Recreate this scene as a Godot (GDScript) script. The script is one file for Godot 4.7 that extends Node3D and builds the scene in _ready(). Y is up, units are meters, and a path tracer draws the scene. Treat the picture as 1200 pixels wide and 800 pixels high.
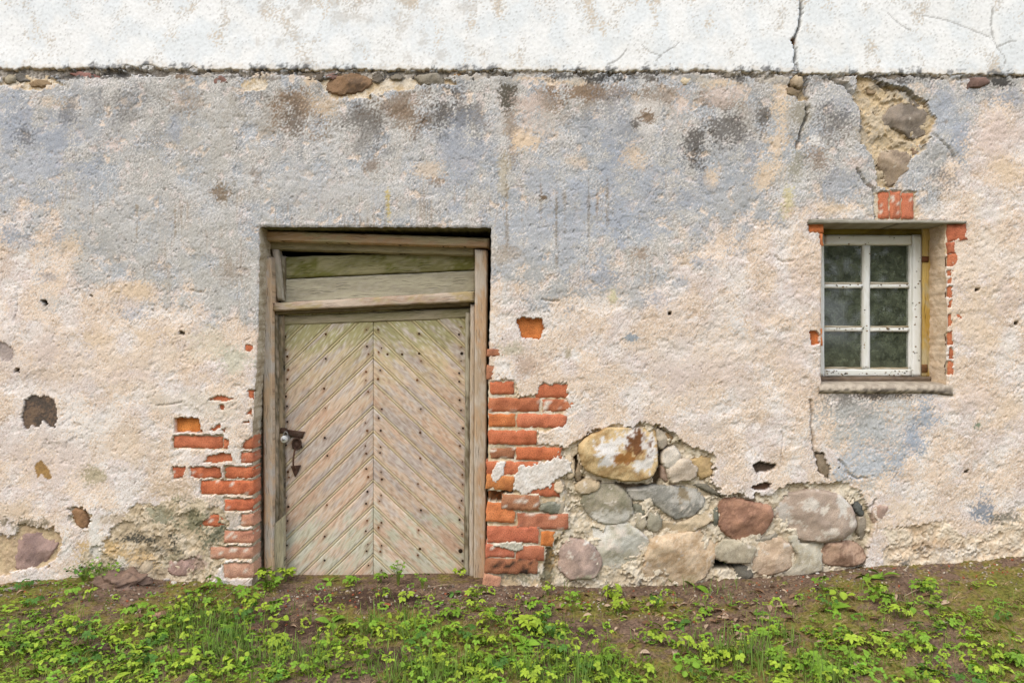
extends Node3D
# An old plastered building with a chevron-boarded door, a small window and a weedy strip of ground.
# Photograph pixels become wall positions: 4 mm a pixel on the wall plane z = 0, the camera 3.4 m in front of it.
const S := 0.004
const D := 3.4
const CY := 1.14
const STEP := 1.25
const PX0 := -100.0
const PX1 := 1300.0
const PY0 := 76.0
const PY1 := 716.0
const K := 0.80            # albedo of a surface that the photograph shows as white

var rng := RandomNumberGenerator.new()
var names := {}
var nz := {}
var M := {}
var building: Node3D
var lower_wall: Node3D
var H := PackedFloat32Array()
var NX := 0
var NY := 0

func W(px: float, py: float, z := 0.0) -> Vector3:
	var k := S * (D - z) / D
	return Vector3((px - 600.0) * k, CY + (400.0 - py) * k, z)

func col(r: float, g: float, b: float) -> Color:
	var c := Color(r / 255.0, g / 255.0, b / 255.0).srgb_to_linear()
	return Color(c.r * K, c.g * K, c.b * K)

func sm(a: float, b: float, x: float) -> float:
	var t := clampf((x - a) / (b - a), 0.0, 1.0)
	return t * t * (3.0 - 2.0 * t)

func noise(called: String, freq: float, seed_: int, octaves := 3, kind := FastNoiseLite.TYPE_SIMPLEX_SMOOTH) -> FastNoiseLite:
	var n := FastNoiseLite.new()
	n.noise_type = kind
	n.seed = seed_
	n.frequency = freq
	n.fractal_type = FastNoiseLite.FRACTAL_FBM if octaves > 1 else FastNoiseLite.FRACTAL_NONE
	n.fractal_octaves = octaves
	nz[called] = n
	return n

func numbered(called: String) -> String:
	if not names.has(called):
		names[called] = 0
		return called
	names[called] += 1
	return "%s_%03d" % [called, names[called]]

func thing(called: String, label: String, category: String, group := "") -> Node3D:
	var o := Node3D.new()
	o.name = numbered(called)
	add_child(o)
	o.set_meta("label", label)
	o.set_meta("category", category)
	if group:
		o.set_meta("group", group)
	return o

func part(called: String, mesh: Mesh, mat: Material, parent: Node, label := "") -> MeshInstance3D:
	var o := MeshInstance3D.new()
	o.name = called
	o.mesh = mesh
	o.material_override = mat
	parent.add_child(o, true)
	if label:
		o.set_meta("label", label)
	return o

func node_part(called: String, parent: Node, label := "") -> Node3D:
	var o := Node3D.new()
	o.name = called
	parent.add_child(o, true)
	if label:
		o.set_meta("label", label)
	return o

# an ArrayMesh with smooth normals from indexed triangles (clockwise seen from the front)
func mesh_of(V: PackedVector3Array, I: PackedInt32Array, C := PackedColorArray(), UV := PackedVector2Array()) -> ArrayMesh:
	var N := PackedVector3Array()
	N.resize(V.size())
	for k in range(0, I.size(), 3):
		var a := I[k]
		var b := I[k + 1]
		var c := I[k + 2]
		var n := (V[c] - V[a]).cross(V[b] - V[a])
		N[a] += n
		N[b] += n
		N[c] += n
	for k in N.size():
		N[k] = N[k].normalized() if N[k].length_squared() > 1e-20 else Vector3(0, 0, 1)
	var arr := []
	arr.resize(Mesh.ARRAY_MAX)
	arr[Mesh.ARRAY_VERTEX] = V
	arr[Mesh.ARRAY_NORMAL] = N
	arr[Mesh.ARRAY_INDEX] = I
	if C.size() == V.size():
		arr[Mesh.ARRAY_COLOR] = C
	if UV.size() == V.size():
		arr[Mesh.ARRAY_TEX_UV] = UV
	var m := ArrayMesh.new()
	m.add_surface_from_arrays(Mesh.PRIMITIVE_TRIANGLES, arr)
	return m

func tex(im: Image) -> ImageTexture:
	im.generate_mipmaps()
	return ImageTexture.create_from_image(im)

# ------------------------------------------------------------------ materials
func noise_image(size: int, freq: float, seed_: int, octaves: int, lo: float, hi: float, tint := Color.WHITE, kind := FastNoiseLite.TYPE_SIMPLEX_SMOOTH) -> Image:
	var n := FastNoiseLite.new()
	n.noise_type = kind
	n.seed = seed_
	n.frequency = freq
	n.fractal_type = FastNoiseLite.FRACTAL_FBM
	n.fractal_octaves = octaves
	var src := n.get_seamless_image(size, size)
	src.convert(Image.FORMAT_L8)
	var d := src.get_data()
	var out := PackedByteArray()
	out.resize(size * size * 3)
	for k in size * size:
		var v := lerpf(lo, hi, d[k] / 255.0) * 255.0
		out[k * 3] = int(clampf(v * tint.r, 0, 255))
		out[k * 3 + 1] = int(clampf(v * tint.g, 0, 255))
		out[k * 3 + 2] = int(clampf(v * tint.b, 0, 255))
	return Image.create_from_data(size, size, false, Image.FORMAT_RGB8, out)

func mat(called: String, rough := 0.95) -> StandardMaterial3D:
	var m := StandardMaterial3D.new()
	m.resource_name = called
	m.vertex_color_use_as_albedo = true
	m.roughness = rough
	m.metallic_specular = 0.3
	M[called] = m
	return m

func triplanar(m: StandardMaterial3D, im: Image, metres: float, bump: Image, bump_cm: float) -> void:
	m.albedo_texture = tex(im)
	m.uv1_triplanar = true
	m.uv1_world_triplanar = true
	m.uv1_scale = Vector3.ONE / metres
	if bump:
		m.heightmap_enabled = true
		m.heightmap_texture = tex(bump)
		m.heightmap_scale = bump_cm

func wood_images(cracks: float) -> Array:
	var w := 512
	var h := 256
	var a := noise("wa", 0.012, 71, 3)
	var b := noise("wb", 0.05, 72, 3)
	var c := noise("wc", 0.3, 73, 2)
	var im := Image.create_empty(w, h, false, Image.FORMAT_RGB8)
	var hm := Image.create_empty(w, h, false, Image.FORMAT_RGB8)
	for y in h:
		for x in w:
			var warp := 9.0 * a.get_noise_2d(x * 0.9, y * 0.7)
			var f := b.get_noise_2d(x * 0.16, (y + warp) * 5.0) * 0.6 + b.get_noise_2d(x * 0.3 + 900, (y + warp) * 14.0) * 0.5
			var crack := sm(0.40, 0.6, b.get_noise_2d(x * 0.10 + 300, (y + warp) * 3.1))
			var speck := c.get_noise_2d(x, y) * 0.06
			var v := clampf(0.95 + 0.17 * f + speck - cracks * crack, 0.2, 1.0)
			im.set_pixel(x, y, Color(v, v, v))
			var q := clampf(0.6 + 0.4 * f - 0.6 * crack, 0, 1)
			hm.set_pixel(x, y, Color(q, q, q))
	return [im, hm]

func materials() -> void:
	var grit := noise_image(512, 0.16, 11, 4, 0.76, 1.26)
	var gritb := noise_image(512, 0.09, 12, 4, 0.0, 1.0)
	var m := mat("plaster")
	triplanar(m, grit, 0.62, gritb, 0.05)
	m = mat("limewash")
	triplanar(m, noise_image(512, 0.07, 13, 4, 0.93, 1.05), 0.8, gritb, 0.05)
	m = mat("brick")
	triplanar(m, noise_image(512, 0.08, 14, 4, 0.72, 1.2), 0.33, gritb, 0.12)
	m = mat("stone", 0.9)
	triplanar(m, noise_image(512, 0.13, 15, 4, 0.70, 1.3), 0.40, gritb, 0.10)
	m = mat("soil", 1.0)
	triplanar(m, noise_image(512, 0.05, 16, 5, 0.5, 1.4), 0.45, gritb, 0.4)
	for a in [["old_wood", 0.9], ["door_paint", 0.8]]:
		m = mat(a[0], a[1])
		var wd := wood_images(0.42 if a[0] == "old_wood" else 0.12)
		m.albedo_texture = tex(wd[0])
		m.heightmap_enabled = true
		m.heightmap_texture = tex(wd[1])
		m.heightmap_scale = 0.12 if a[0] == "old_wood" else 0.04
	m = mat("white_paint", 0.55)
	m = mat("rust", 0.9)
	triplanar(m, noise_image(256, 0.1, 18, 4, 0.5, 1.4), 0.12, noise_image(256, 0.1, 19, 4, 0, 1), 0.1)
	m = mat("zinc", 0.35)
	m.metallic = 0.7
	m = mat("leaf", 0.55)
	m.backlight = Color(0.45, 0.5, 0.15)
	m.cull_mode = BaseMaterial3D.CULL_DISABLED
	m = mat("dry_leaf", 0.9)
	m.backlight = Color(0.15, 0.12, 0.08)
	m.cull_mode = BaseMaterial3D.CULL_DISABLED
	var g := StandardMaterial3D.new()
	g.resource_name = "pane_glass"
	g.albedo_color = Color(0.55, 0.6, 0.52, 0.06)
	g.transparency = BaseMaterial3D.TRANSPARENCY_ALPHA
	g.roughness = 0.04
	M["pane_glass"] = g

# ------------------------------------------------------------------ the setting of the wall's relief
var zone := PackedByteArray()
var zones := []      # [depth m, roughness m, colour a, colour b, mottle threshold]
var C := PackedColorArray()
var WXA := PackedFloat32Array()
var WYA := PackedFloat32Array()

func poly(a: Array) -> PackedVector2Array:
	var p := PackedVector2Array()
	for k in range(0, a.size(), 2):
		p.append(Vector2(a[k], a[k + 1]))
	return p

func rectp(x0: float, y0: float, x1: float, y1: float) -> PackedVector2Array:
	return PackedVector2Array([Vector2(x0, y0), Vector2(x1, y0), Vector2(x1, y1), Vector2(x0, y1)])

func bounds(p: PackedVector2Array) -> Rect2:
	var r := Rect2(p[0], Vector2.ZERO)
	for q in p:
		r = r.expand(q)
	return r

func add_zone(p: PackedVector2Array, depth: float, rough: float, ca: Color, cb: Color, warp := 1.0) -> void:
	zones.append([depth, rough, ca, cb])
	var id := zones.size()
	var r := bounds(p).grow(9.0 * warp + 2.0)
	var i0 := maxi(0, int((r.position.x - PX0) / STEP))
	var i1 := mini(NX - 1, int((r.end.x - PX0) / STEP))
	var j0 := maxi(0, int((r.position.y - PY0) / STEP))
	var j1 := mini(NY - 1, int((r.end.y - PY0) / STEP))
	for j in range(j0, j1 + 1):
		for i in range(i0, i1 + 1):
			var k := j * NX + i
			if Geometry2D.is_point_in_polygon(Vector2(PX0 + i * STEP + WXA[k] * warp, PY0 + j * STEP + WYA[k] * warp), p):
				zone[k] = id

func blot(px: float, py: float, rx: float, ry: float, c: Color, strength := 0.8, ragged := 0.5, turn := 0.0) -> void:
	# a stain or a patch of old wash: soft to ragged outline broken up by grain
	var n: FastNoiseLite = nz.edge
	var n2: FastNoiseLite = nz.grain
	var reach := maxf(rx, ry) * 1.5
	var ct := cos(turn)
	var st := sin(turn)
	var i0 := maxi(0, int((px - reach - PX0) / STEP))
	var i1 := mini(NX - 1, int((px + reach - PX0) / STEP))
	var j0 := maxi(0, int((py - reach - PY0) / STEP))
	var j1 := mini(NY - 1, int((py + reach - PY0) / STEP))
	for j in range(j0, j1 + 1):
		for i in range(i0, i1 + 1):
			var x := PX0 + i * STEP - px
			var y := PY0 + j * STEP - py
			var u := (x * ct + y * st) / rx
			var v := (-x * st + y * ct) / ry
			var d := sqrt(u * u + v * v)
			if d > 1.5:
				continue
			var k := j * NX + i
			var e := n.get_noise_2d(x + px, y + py) * 1.4 * ragged + n2.get_noise_2d(x + px, y + py) * 0.85
			var w := sm(0.1, 0.5, 0.95 - d + e) * minf(1.0, strength * 1.15)
			if w > 0.004:
				C[k] = C[k].lerp(c, w)

func crack_dist(x: float, y: float, line: PackedVector2Array) -> float:
	var best := 1e9
	for k in line.size() - 1:
		var q := Geometry2D.get_closest_point_to_segment(Vector2(x, y), line[k], line[k + 1])
		best = minf(best, q.distance_squared_to(Vector2(x, y)))
	return sqrt(best)

var yb := [-100, 290, 0, 262, 30, 255, 60, 262, 90, 315, 130, 330, 200, 350, 260, 372, 300, 385, 575, 330, 640, 352, 700, 330, 760, 345, 800, 300, 850, 275, 900, 262, 930, 235, 950, 250, 1010, 262, 1100, 235, 1122, 190, 1150, 140, 1200, 122, 1300, 130]
func grey_edge(px: float) -> float:
	for k in range(0, yb.size() - 2, 2):
		if px < yb[k + 2]:
			return lerpf(yb[k + 1], yb[k + 3], (px - yb[k]) / (yb[k + 2] - yb[k]))
	return yb[-1]

# the door and window openings (left, right, top and bottom edges in photograph pixels at the wall face)
func door_left(py: float) -> float:
	if py < 400:
		return 304.0 - (py - 265.0) * 0.015
	if py < 520:
		return 302.0 - (py - 400.0) * 0.058
	return 295.0
func door_right(py: float) -> float:
	return 575.5 - clampf((py - 300.0) / 150.0, 0, 1) * 3.5 - clampf((py - 560.0) / 100.0, 0, 1) * 2.0
const DOOR_TOP := 265.5
const WIN := [963.0, 1110.0, 259.0, 457.0]

var stones := []
# lime and rust left on the boulders
var stone_marks := [[712, 527, 16, 17, col(238, 234, 230)], [740, 514, 26, 13, col(232, 226, 220)], [762, 528, 8, 26, col(232, 226, 220)], [748, 522, 15, 17, col(122, 82, 52)], [732, 536, 16, 8, col(160, 112, 64)], [752, 545, 16, 8, col(228, 222, 214)], [755, 522, 5, 8, col(214, 206, 198)],
	[720, 606, 26, 12, col(214, 210, 200)], [950, 590, 12, 8, col(214, 206, 196)], [985, 590, 8, 14, col(220, 214, 206)], [918, 600, 8, 14, col(206, 198, 190)], [800, 580, 10, 8, col(150, 136, 112)], [700, 620, 18, 16, col(232, 228, 220)], [740, 634, 20, 10, col(220, 218, 208)], [728, 678, 30, 8, col(226, 218, 206)], [690, 680, 20, 10, col(190, 184, 160)]]
var bricks := []

func relief(i: int, j: int) -> float:
	return H[clampi(j, 0, NY - 1) * NX + clampi(i, 0, NX - 1)]

func height_at(px: float, py: float) -> float:
	return relief(roundi((px - PX0) / STEP), roundi((py - PY0) / STEP))

func build_lower_wall() -> void:
	NX = int((PX1 - PX0) / STEP) + 1
	NY = int((PY1 - PY0) / STEP) + 1
	var T := NX * NY
	H.resize(T)
	C.resize(T)
	zone.resize(T)
	WXA.resize(T)
	WYA.resize(T)
	noise("warp", 0.035, 1, 3)
	noise("warpf", 0.16, 2, 2)
	noise("edge", 0.03, 3, 4)
	noise("grain", 0.28, 4, 2)
	noise("big", 0.006, 5, 3)
	noise("mid", 0.028, 6, 4)
	noise("lump", 0.085, 7, 3)
	noise("fine", 0.30, 8, 2)
	noise("streak", 0.03, 9, 3)
	noise("patch", 0.018, 10, 4)
	var cell := noise("cell", 0.075, 21, 1, FastNoiseLite.TYPE_CELLULAR)
	cell.cellular_return_type = FastNoiseLite.RETURN_CELL_VALUE
	cell.cellular_jitter = 1.0
	var warp: FastNoiseLite = nz.warp
	var warpf: FastNoiseLite = nz.warpf
	var edge: FastNoiseLite = nz.edge
	var grain: FastNoiseLite = nz.grain
	var big: FastNoiseLite = nz.big
	var mid: FastNoiseLite = nz.mid
	var lump: FastNoiseLite = nz.lump
	var fine: FastNoiseLite = nz.fine
	var streak: FastNoiseLite = nz.streak
	var patch: FastNoiseLite = nz.patch
	for j in NY:
		var py := PY0 + j * STEP
		for i in NX:
			var px := PX0 + i * STEP
			var k := j * NX + i
			WXA[k] = 6.0 * warp.get_noise_2d(px, py) + 3.0 * warpf.get_noise_2d(px, py)
			WYA[k] = 6.0 * warp.get_noise_2d(px + 700, py) + 3.0 * warpf.get_noise_2d(px + 700, py)
	# --- base wash: blue-grey upper coat over a cream lower coat
	var cream := col(240, 219, 199)
	var pinkw := col(230, 217, 212)
	var white := col(244, 238, 234)
	var buff := col(218, 196, 176)
	var grey := col(200, 198, 194)
	var blue := col(185, 190, 197)
	var dark := col(135, 133, 130)
	var brown := col(176, 158, 138)
	for j in NY:
		var py := PY0 + j * STEP
		for i in NX:
			var px := PX0 + i * STEP
			var k := j * NX + i
			var e := edge.get_noise_2d(px, py)
			var gr := grain.get_noise_2d(px, py)
			var p := patch.get_noise_2d(px, py)
			var q := patch.get_noise_2d(px + 2000, py)
			var st := streak.get_noise_2d(px * 1.3, py * 0.3)
			var md := mid.get_noise_2d(px * 1.0 + py * 0.35, py)
			var g := sm(-22, 22, grey_edge(px) - py + 46 * e + 26 * p + 30 * gr)
			var c := cream.lerp(pinkw, sm(-0.15, 0.25, p + 0.35 * gr))
			c = c.lerp(white, sm(0.05, 0.4, q + 0.5 * gr + 0.3 * e) * 0.8)
			c = c.lerp(buff, sm(0.12, 0.42, -q + 0.5 * gr + 0.25 * md) * 0.65)
			var d := grey.lerp(blue, sm(-0.2, 0.25, q + 0.3 * gr + 0.35 * st))
			d = d.lerp(brown, sm(0.26, 0.55, -0.6 * p + 0.75 * gr - 0.2 * st) * 0.55)
			d = d.lerp(pinkw, sm(0.24, 0.5, 0.75 * md + 0.75 * gr) * 0.65)
			d = d.lerp(dark, sm(0.15, 0.45, 0.6 * st + 0.5 * gr + 0.3 * p + (0.10 if py < 190 else -0.10)) * 0.6)
			var run := sm(0.30, 0.5, streak.get_noise_2d(px * 9.0, py * 0.35) + 0.6 * edge.get_noise_2d(px * 0.5, py * 0.4 + 99)) * sm(190, 230, py)
			d = d.lerp(brown, run * 0.55)
			# flaked spots: the coat is gone in hard-edged scabs
			var fk := edge.get_noise_2d(px * 1.25 + 1200, py * 1.25) + 0.45 * lump.get_noise_2d(px * 0.8, py * 0.8 + 300) + 0.12 * gr + (0.12 if g > 0.25 and g < 0.8 else 0.0) + 0.10 * sm(150, 100, py)
			var flake := sm(0.36, 0.40, fk)
			d = d.lerp(cream if q > 0.0 else pinkw, flake * 0.8)
			c = c.lerp(white if p > 0 else buff, flake * 0.6)
			var wash := sm(0.18, 0.30, patch.get_noise_2d(px * 0.7 + 3100, py * 0.7) + 0.25 * e + 0.2 * gr)
			d = d.lerp(col(214, 214, 214), wash * 0.6)
			c = c.lerp(d, g)
			# crumbs of sand: pale and dark grains
			var f := fine.get_noise_2d(px * 1.7, py * 1.7)
			c = c.lerp(white, sm(0.20, 0.45, f) * 0.8)
			c = c.lerp(brown if g < 0.5 else dark, sm(0.18, 0.48, -f + 0.2 * md) * 0.6)
			C[k] = c
			# relief: waves of the trowel, lumps, crumbs; the grey coat lies over the cream one
			var rc := 1.0 + 0.7 * sm(780, 900, px) * sm(210, 260, py) * (1.0 - sm(520, 600, py))
			var h := 0.010 * big.get_noise_2d(px, py)
			h += 0.0022 * md * rc
			var l := lump.get_noise_2d(px * 0.9 + py * 0.4, py * 1.1 - px * 0.25)
			h += 0.0015 * l * rc
			var ro := 0.15 + 1.2 * sm(-0.2, 0.35, patch.get_noise_2d(px * 1.6 + 4000, py * 1.6))
			h += (0.0010 * f + 0.0007 * gr) * ro
			# hairline wrinkles of the trowelled coat
			var rg := 1.0 - absf(mid.get_noise_2d(px * 0.8 + 0.5 * py + 555, py * 1.3)) * 16.0
			if rg > 0.0:
				var wr := rg * sm(0.12, 0.4, lump.get_noise_2d(px * 0.35 + 77, py * 0.35))
				h -= 0.0035 * wr
			h -= 0.004 * sm(0.52, 0.64, fine.get_noise_2d(px * 0.5 + 50, py * 0.5 + 50) + 0.25 * md - 0.05)
			h += 0.0018 * g - 0.0022 * flake + 0.0012 * wash
			h -= 0.0022 * sm(0.30, 0.36, q - 0.15 * e)
			H[k] = h
	stains()
	exposures()
	# --- cracks
	for cr in [
		[[943, 84, 946, 100, 944, 118, 946, 135, 941, 148, 937, 160, 935, 172], 1.9, 0.030],
		[[972, 88, 982, 97, 990, 99, 1000, 112, 1007, 122, 1010, 136, 1009, 146, 1012, 158], 2.4, 0.035],
		[[1005, 198, 1010, 208, 1016, 216, 1025, 221, 1026, 240, 1026, 256], 1.8, 0.020],
		[[1089, 148, 1095, 158, 1105, 165, 1113, 176, 1119, 188], 1.5, 0.012],
		[[1066, 184, 1058, 194, 1048, 210, 1045, 219], 2.0, 0.018],
		[[951, 470, 953, 485, 950, 500, 954, 514, 953, 528, 957, 536], 1.9, 0.022],
		[[984, 540, 990, 545, 995, 556, 1006, 560, 1017, 561], 1.5, 0.014],
		[[1000, 573, 1010, 586, 1017, 597, 1024, 592, 1027, 586], 1.6, 0.016],
		[[1026, 590, 1022, 605, 1030, 620], 1.5, 0.012],
		[[918, 507, 919, 520, 917, 540], 1.2, 0.008],
		[[184, 476, 200, 474, 212, 471], 1.3, 0.008],
		[[18, 345, 19, 360, 16, 378], 1.2, 0.008],
		[[222, 340, 229, 342, 238, 343], 1.4, 0.008],
		[[635, 351, 645, 352, 655, 353], 1.4, 0.010],
		[[908, 300, 918, 307, 930, 306], 1.3, 0.008],
		[[654, 270, 654, 310, 654, 345], 0.9, 0.004],
		[[594, 200, 593, 240, 594, 280], 0.9, 0.004],
		[[690, 210, 690, 250, 689, 300], 0.9, 0.004],
	]:
		var line := poly(cr[0])
		var r := bounds(line).grow(4)
		for j in range(maxi(0, int((r.position.y - PY0) / STEP)), mini(NY, int((r.end.y - PY0) / STEP) + 1)):
			for i in range(int((r.position.x - PX0) / STEP), int((r.end.x - PX0) / STEP) + 1):
				var k := j * NX + i
				var dd := crack_dist(PX0 + i * STEP + WXA[k] * 0.35, PY0 + j * STEP + WYA[k] * 0.35, line)
				if dd < cr[1]:
					H[k] -= cr[2] * (1.0 - dd / cr[1] * 0.75)
	# --- zones: broken plaster showing mortar, brick or stone beds
	for k in T:
		if zone[k] == 0:
			continue
		var zn: Array = zones[zone[k] - 1]
		var px := PX0 + (k % NX) * STEP
		var py := PY0 + (k / NX) * STEP
		var l := lump.get_noise_2d(px * 1.3, py * 1.3)
		var e := mid.get_noise_2d(px * 1.6 + 300, py * 1.6)
		var gr := grain.get_noise_2d(px, py)
		var ch := cell.get_noise_2d(px + 1.6 * WXA[k], (py + 1.6 * WYA[k]) * 1.25)
		if zn[1] > 0.009:
			H[k] = zn[0] + zn[1] * (0.75 * ch + 0.45 * l + 0.7 * mid.get_noise_2d(px * 0.8, py * 0.8)) + 0.0026 * fine.get_noise_2d(px, py)
			e += 0.35 * ch
		else:
			H[k] = zn[0] + zn[1] * (0.7 * l + 0.8 * e) + 0.002 * fine.get_noise_2d(px, py) + 0.003 * big.get_noise_2d(px, py)
		var ca: Color = zn[2]
		C[k] = ca.lerp(zn[3], sm(-0.25, 0.3, e + 0.6 * gr + 0.3 * l))
	late_stains()
	# --- rounded, nibbled arrises at the openings
	var V := PackedVector3Array()
	V.resize(T)
	var keep := PackedByteArray()
	keep.resize(T)
	for j in NY:
		var py := PY0 + j * STEP
		for i in NX:
			var px := PX0 + i * STEP
			var k := j * NX + i
			var x := px
			var y := py
			var dl := door_left(py) + 1.2 * lump.get_noise_2d(3, py * 1.2)
			var dr := door_right(py) + 0.8 * lump.get_noise_2d(9, py * 1.2)
			var dt := DOOR_TOP + (px - 306) * 0.004 + 1.1 * lump.get_noise_2d(px * 1.2, 5)
			var din := minf(minf(px - dl, dr - px), py - dt)      # > 0 inside the door opening
			var wl: float = WIN[0] + 0.8 * lump.get_noise_2d(13, py)
			var wr: float = WIN[1] + 1.2 * lump.get_noise_2d(19, py)
			var win_: float = minf(minf(px - wl, wr - px), minf(py - WIN[2], WIN[3] - py))
			var ins := maxf(din, win_)
			if ins > 0:
				if ins >= STEP * 1.5:
					keep[k] = 1
				elif din > 0:
					if px - dl == din:
						x = dl
					elif dr - px == din:
						x = dr
					else:
						y = dt
				else:
					if px - wl == win_:
						x = wl
					elif wr - px == win_:
						x = wr
					elif py - WIN[2] == win_:
						y = WIN[2]
					else:
						y = WIN[3]
			if ins > -3.0:
				var t := clampf(1.0 + ins / 3.0, 0, 1)
				H[k] -= 0.007 * t * t
			V[k] = Vector3((x - 600.0) * S, CY + (400.0 - y) * S, H[k])
	var N := PackedVector3Array()
	N.resize(T)
	for j in NY:
		for i in NX:
			var dx := relief(i + 1, j) - relief(i - 1, j)
			var dy := relief(i, j - 1) - relief(i, j + 1)
			N[j * NX + i] = Vector3(-dx, -dy, 2.0 * STEP * S).normalized()
	var I := PackedInt32Array()
	I.resize((NX - 1) * (NY - 1) * 6)
	var w := 0
	for j in NY - 1:
		for i in NX - 1:
			var a := j * NX + i
			if keep[a] + keep[a + 1] + keep[a + NX] + keep[a + NX + 1] > 0:
				continue
			I[w] = a
			I[w + 1] = a + 1
			I[w + 2] = a + NX
			I[w + 3] = a + 1
			I[w + 4] = a + NX + 1
			I[w + 5] = a + NX
			w += 6
	I.resize(w)
	var arr := []
	arr.resize(Mesh.ARRAY_MAX)
	arr[Mesh.ARRAY_VERTEX] = V
	arr[Mesh.ARRAY_NORMAL] = N
	arr[Mesh.ARRAY_COLOR] = C
	arr[Mesh.ARRAY_INDEX] = I
	var m := ArrayMesh.new()
	m.add_surface_from_arrays(Mesh.PRIMITIVE_TRIANGLES, arr)
	lower_wall = part("lower_wall", m, M.plaster, building, "weathered lower wall of blue grey and cream plaster over stone and brick")

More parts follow.
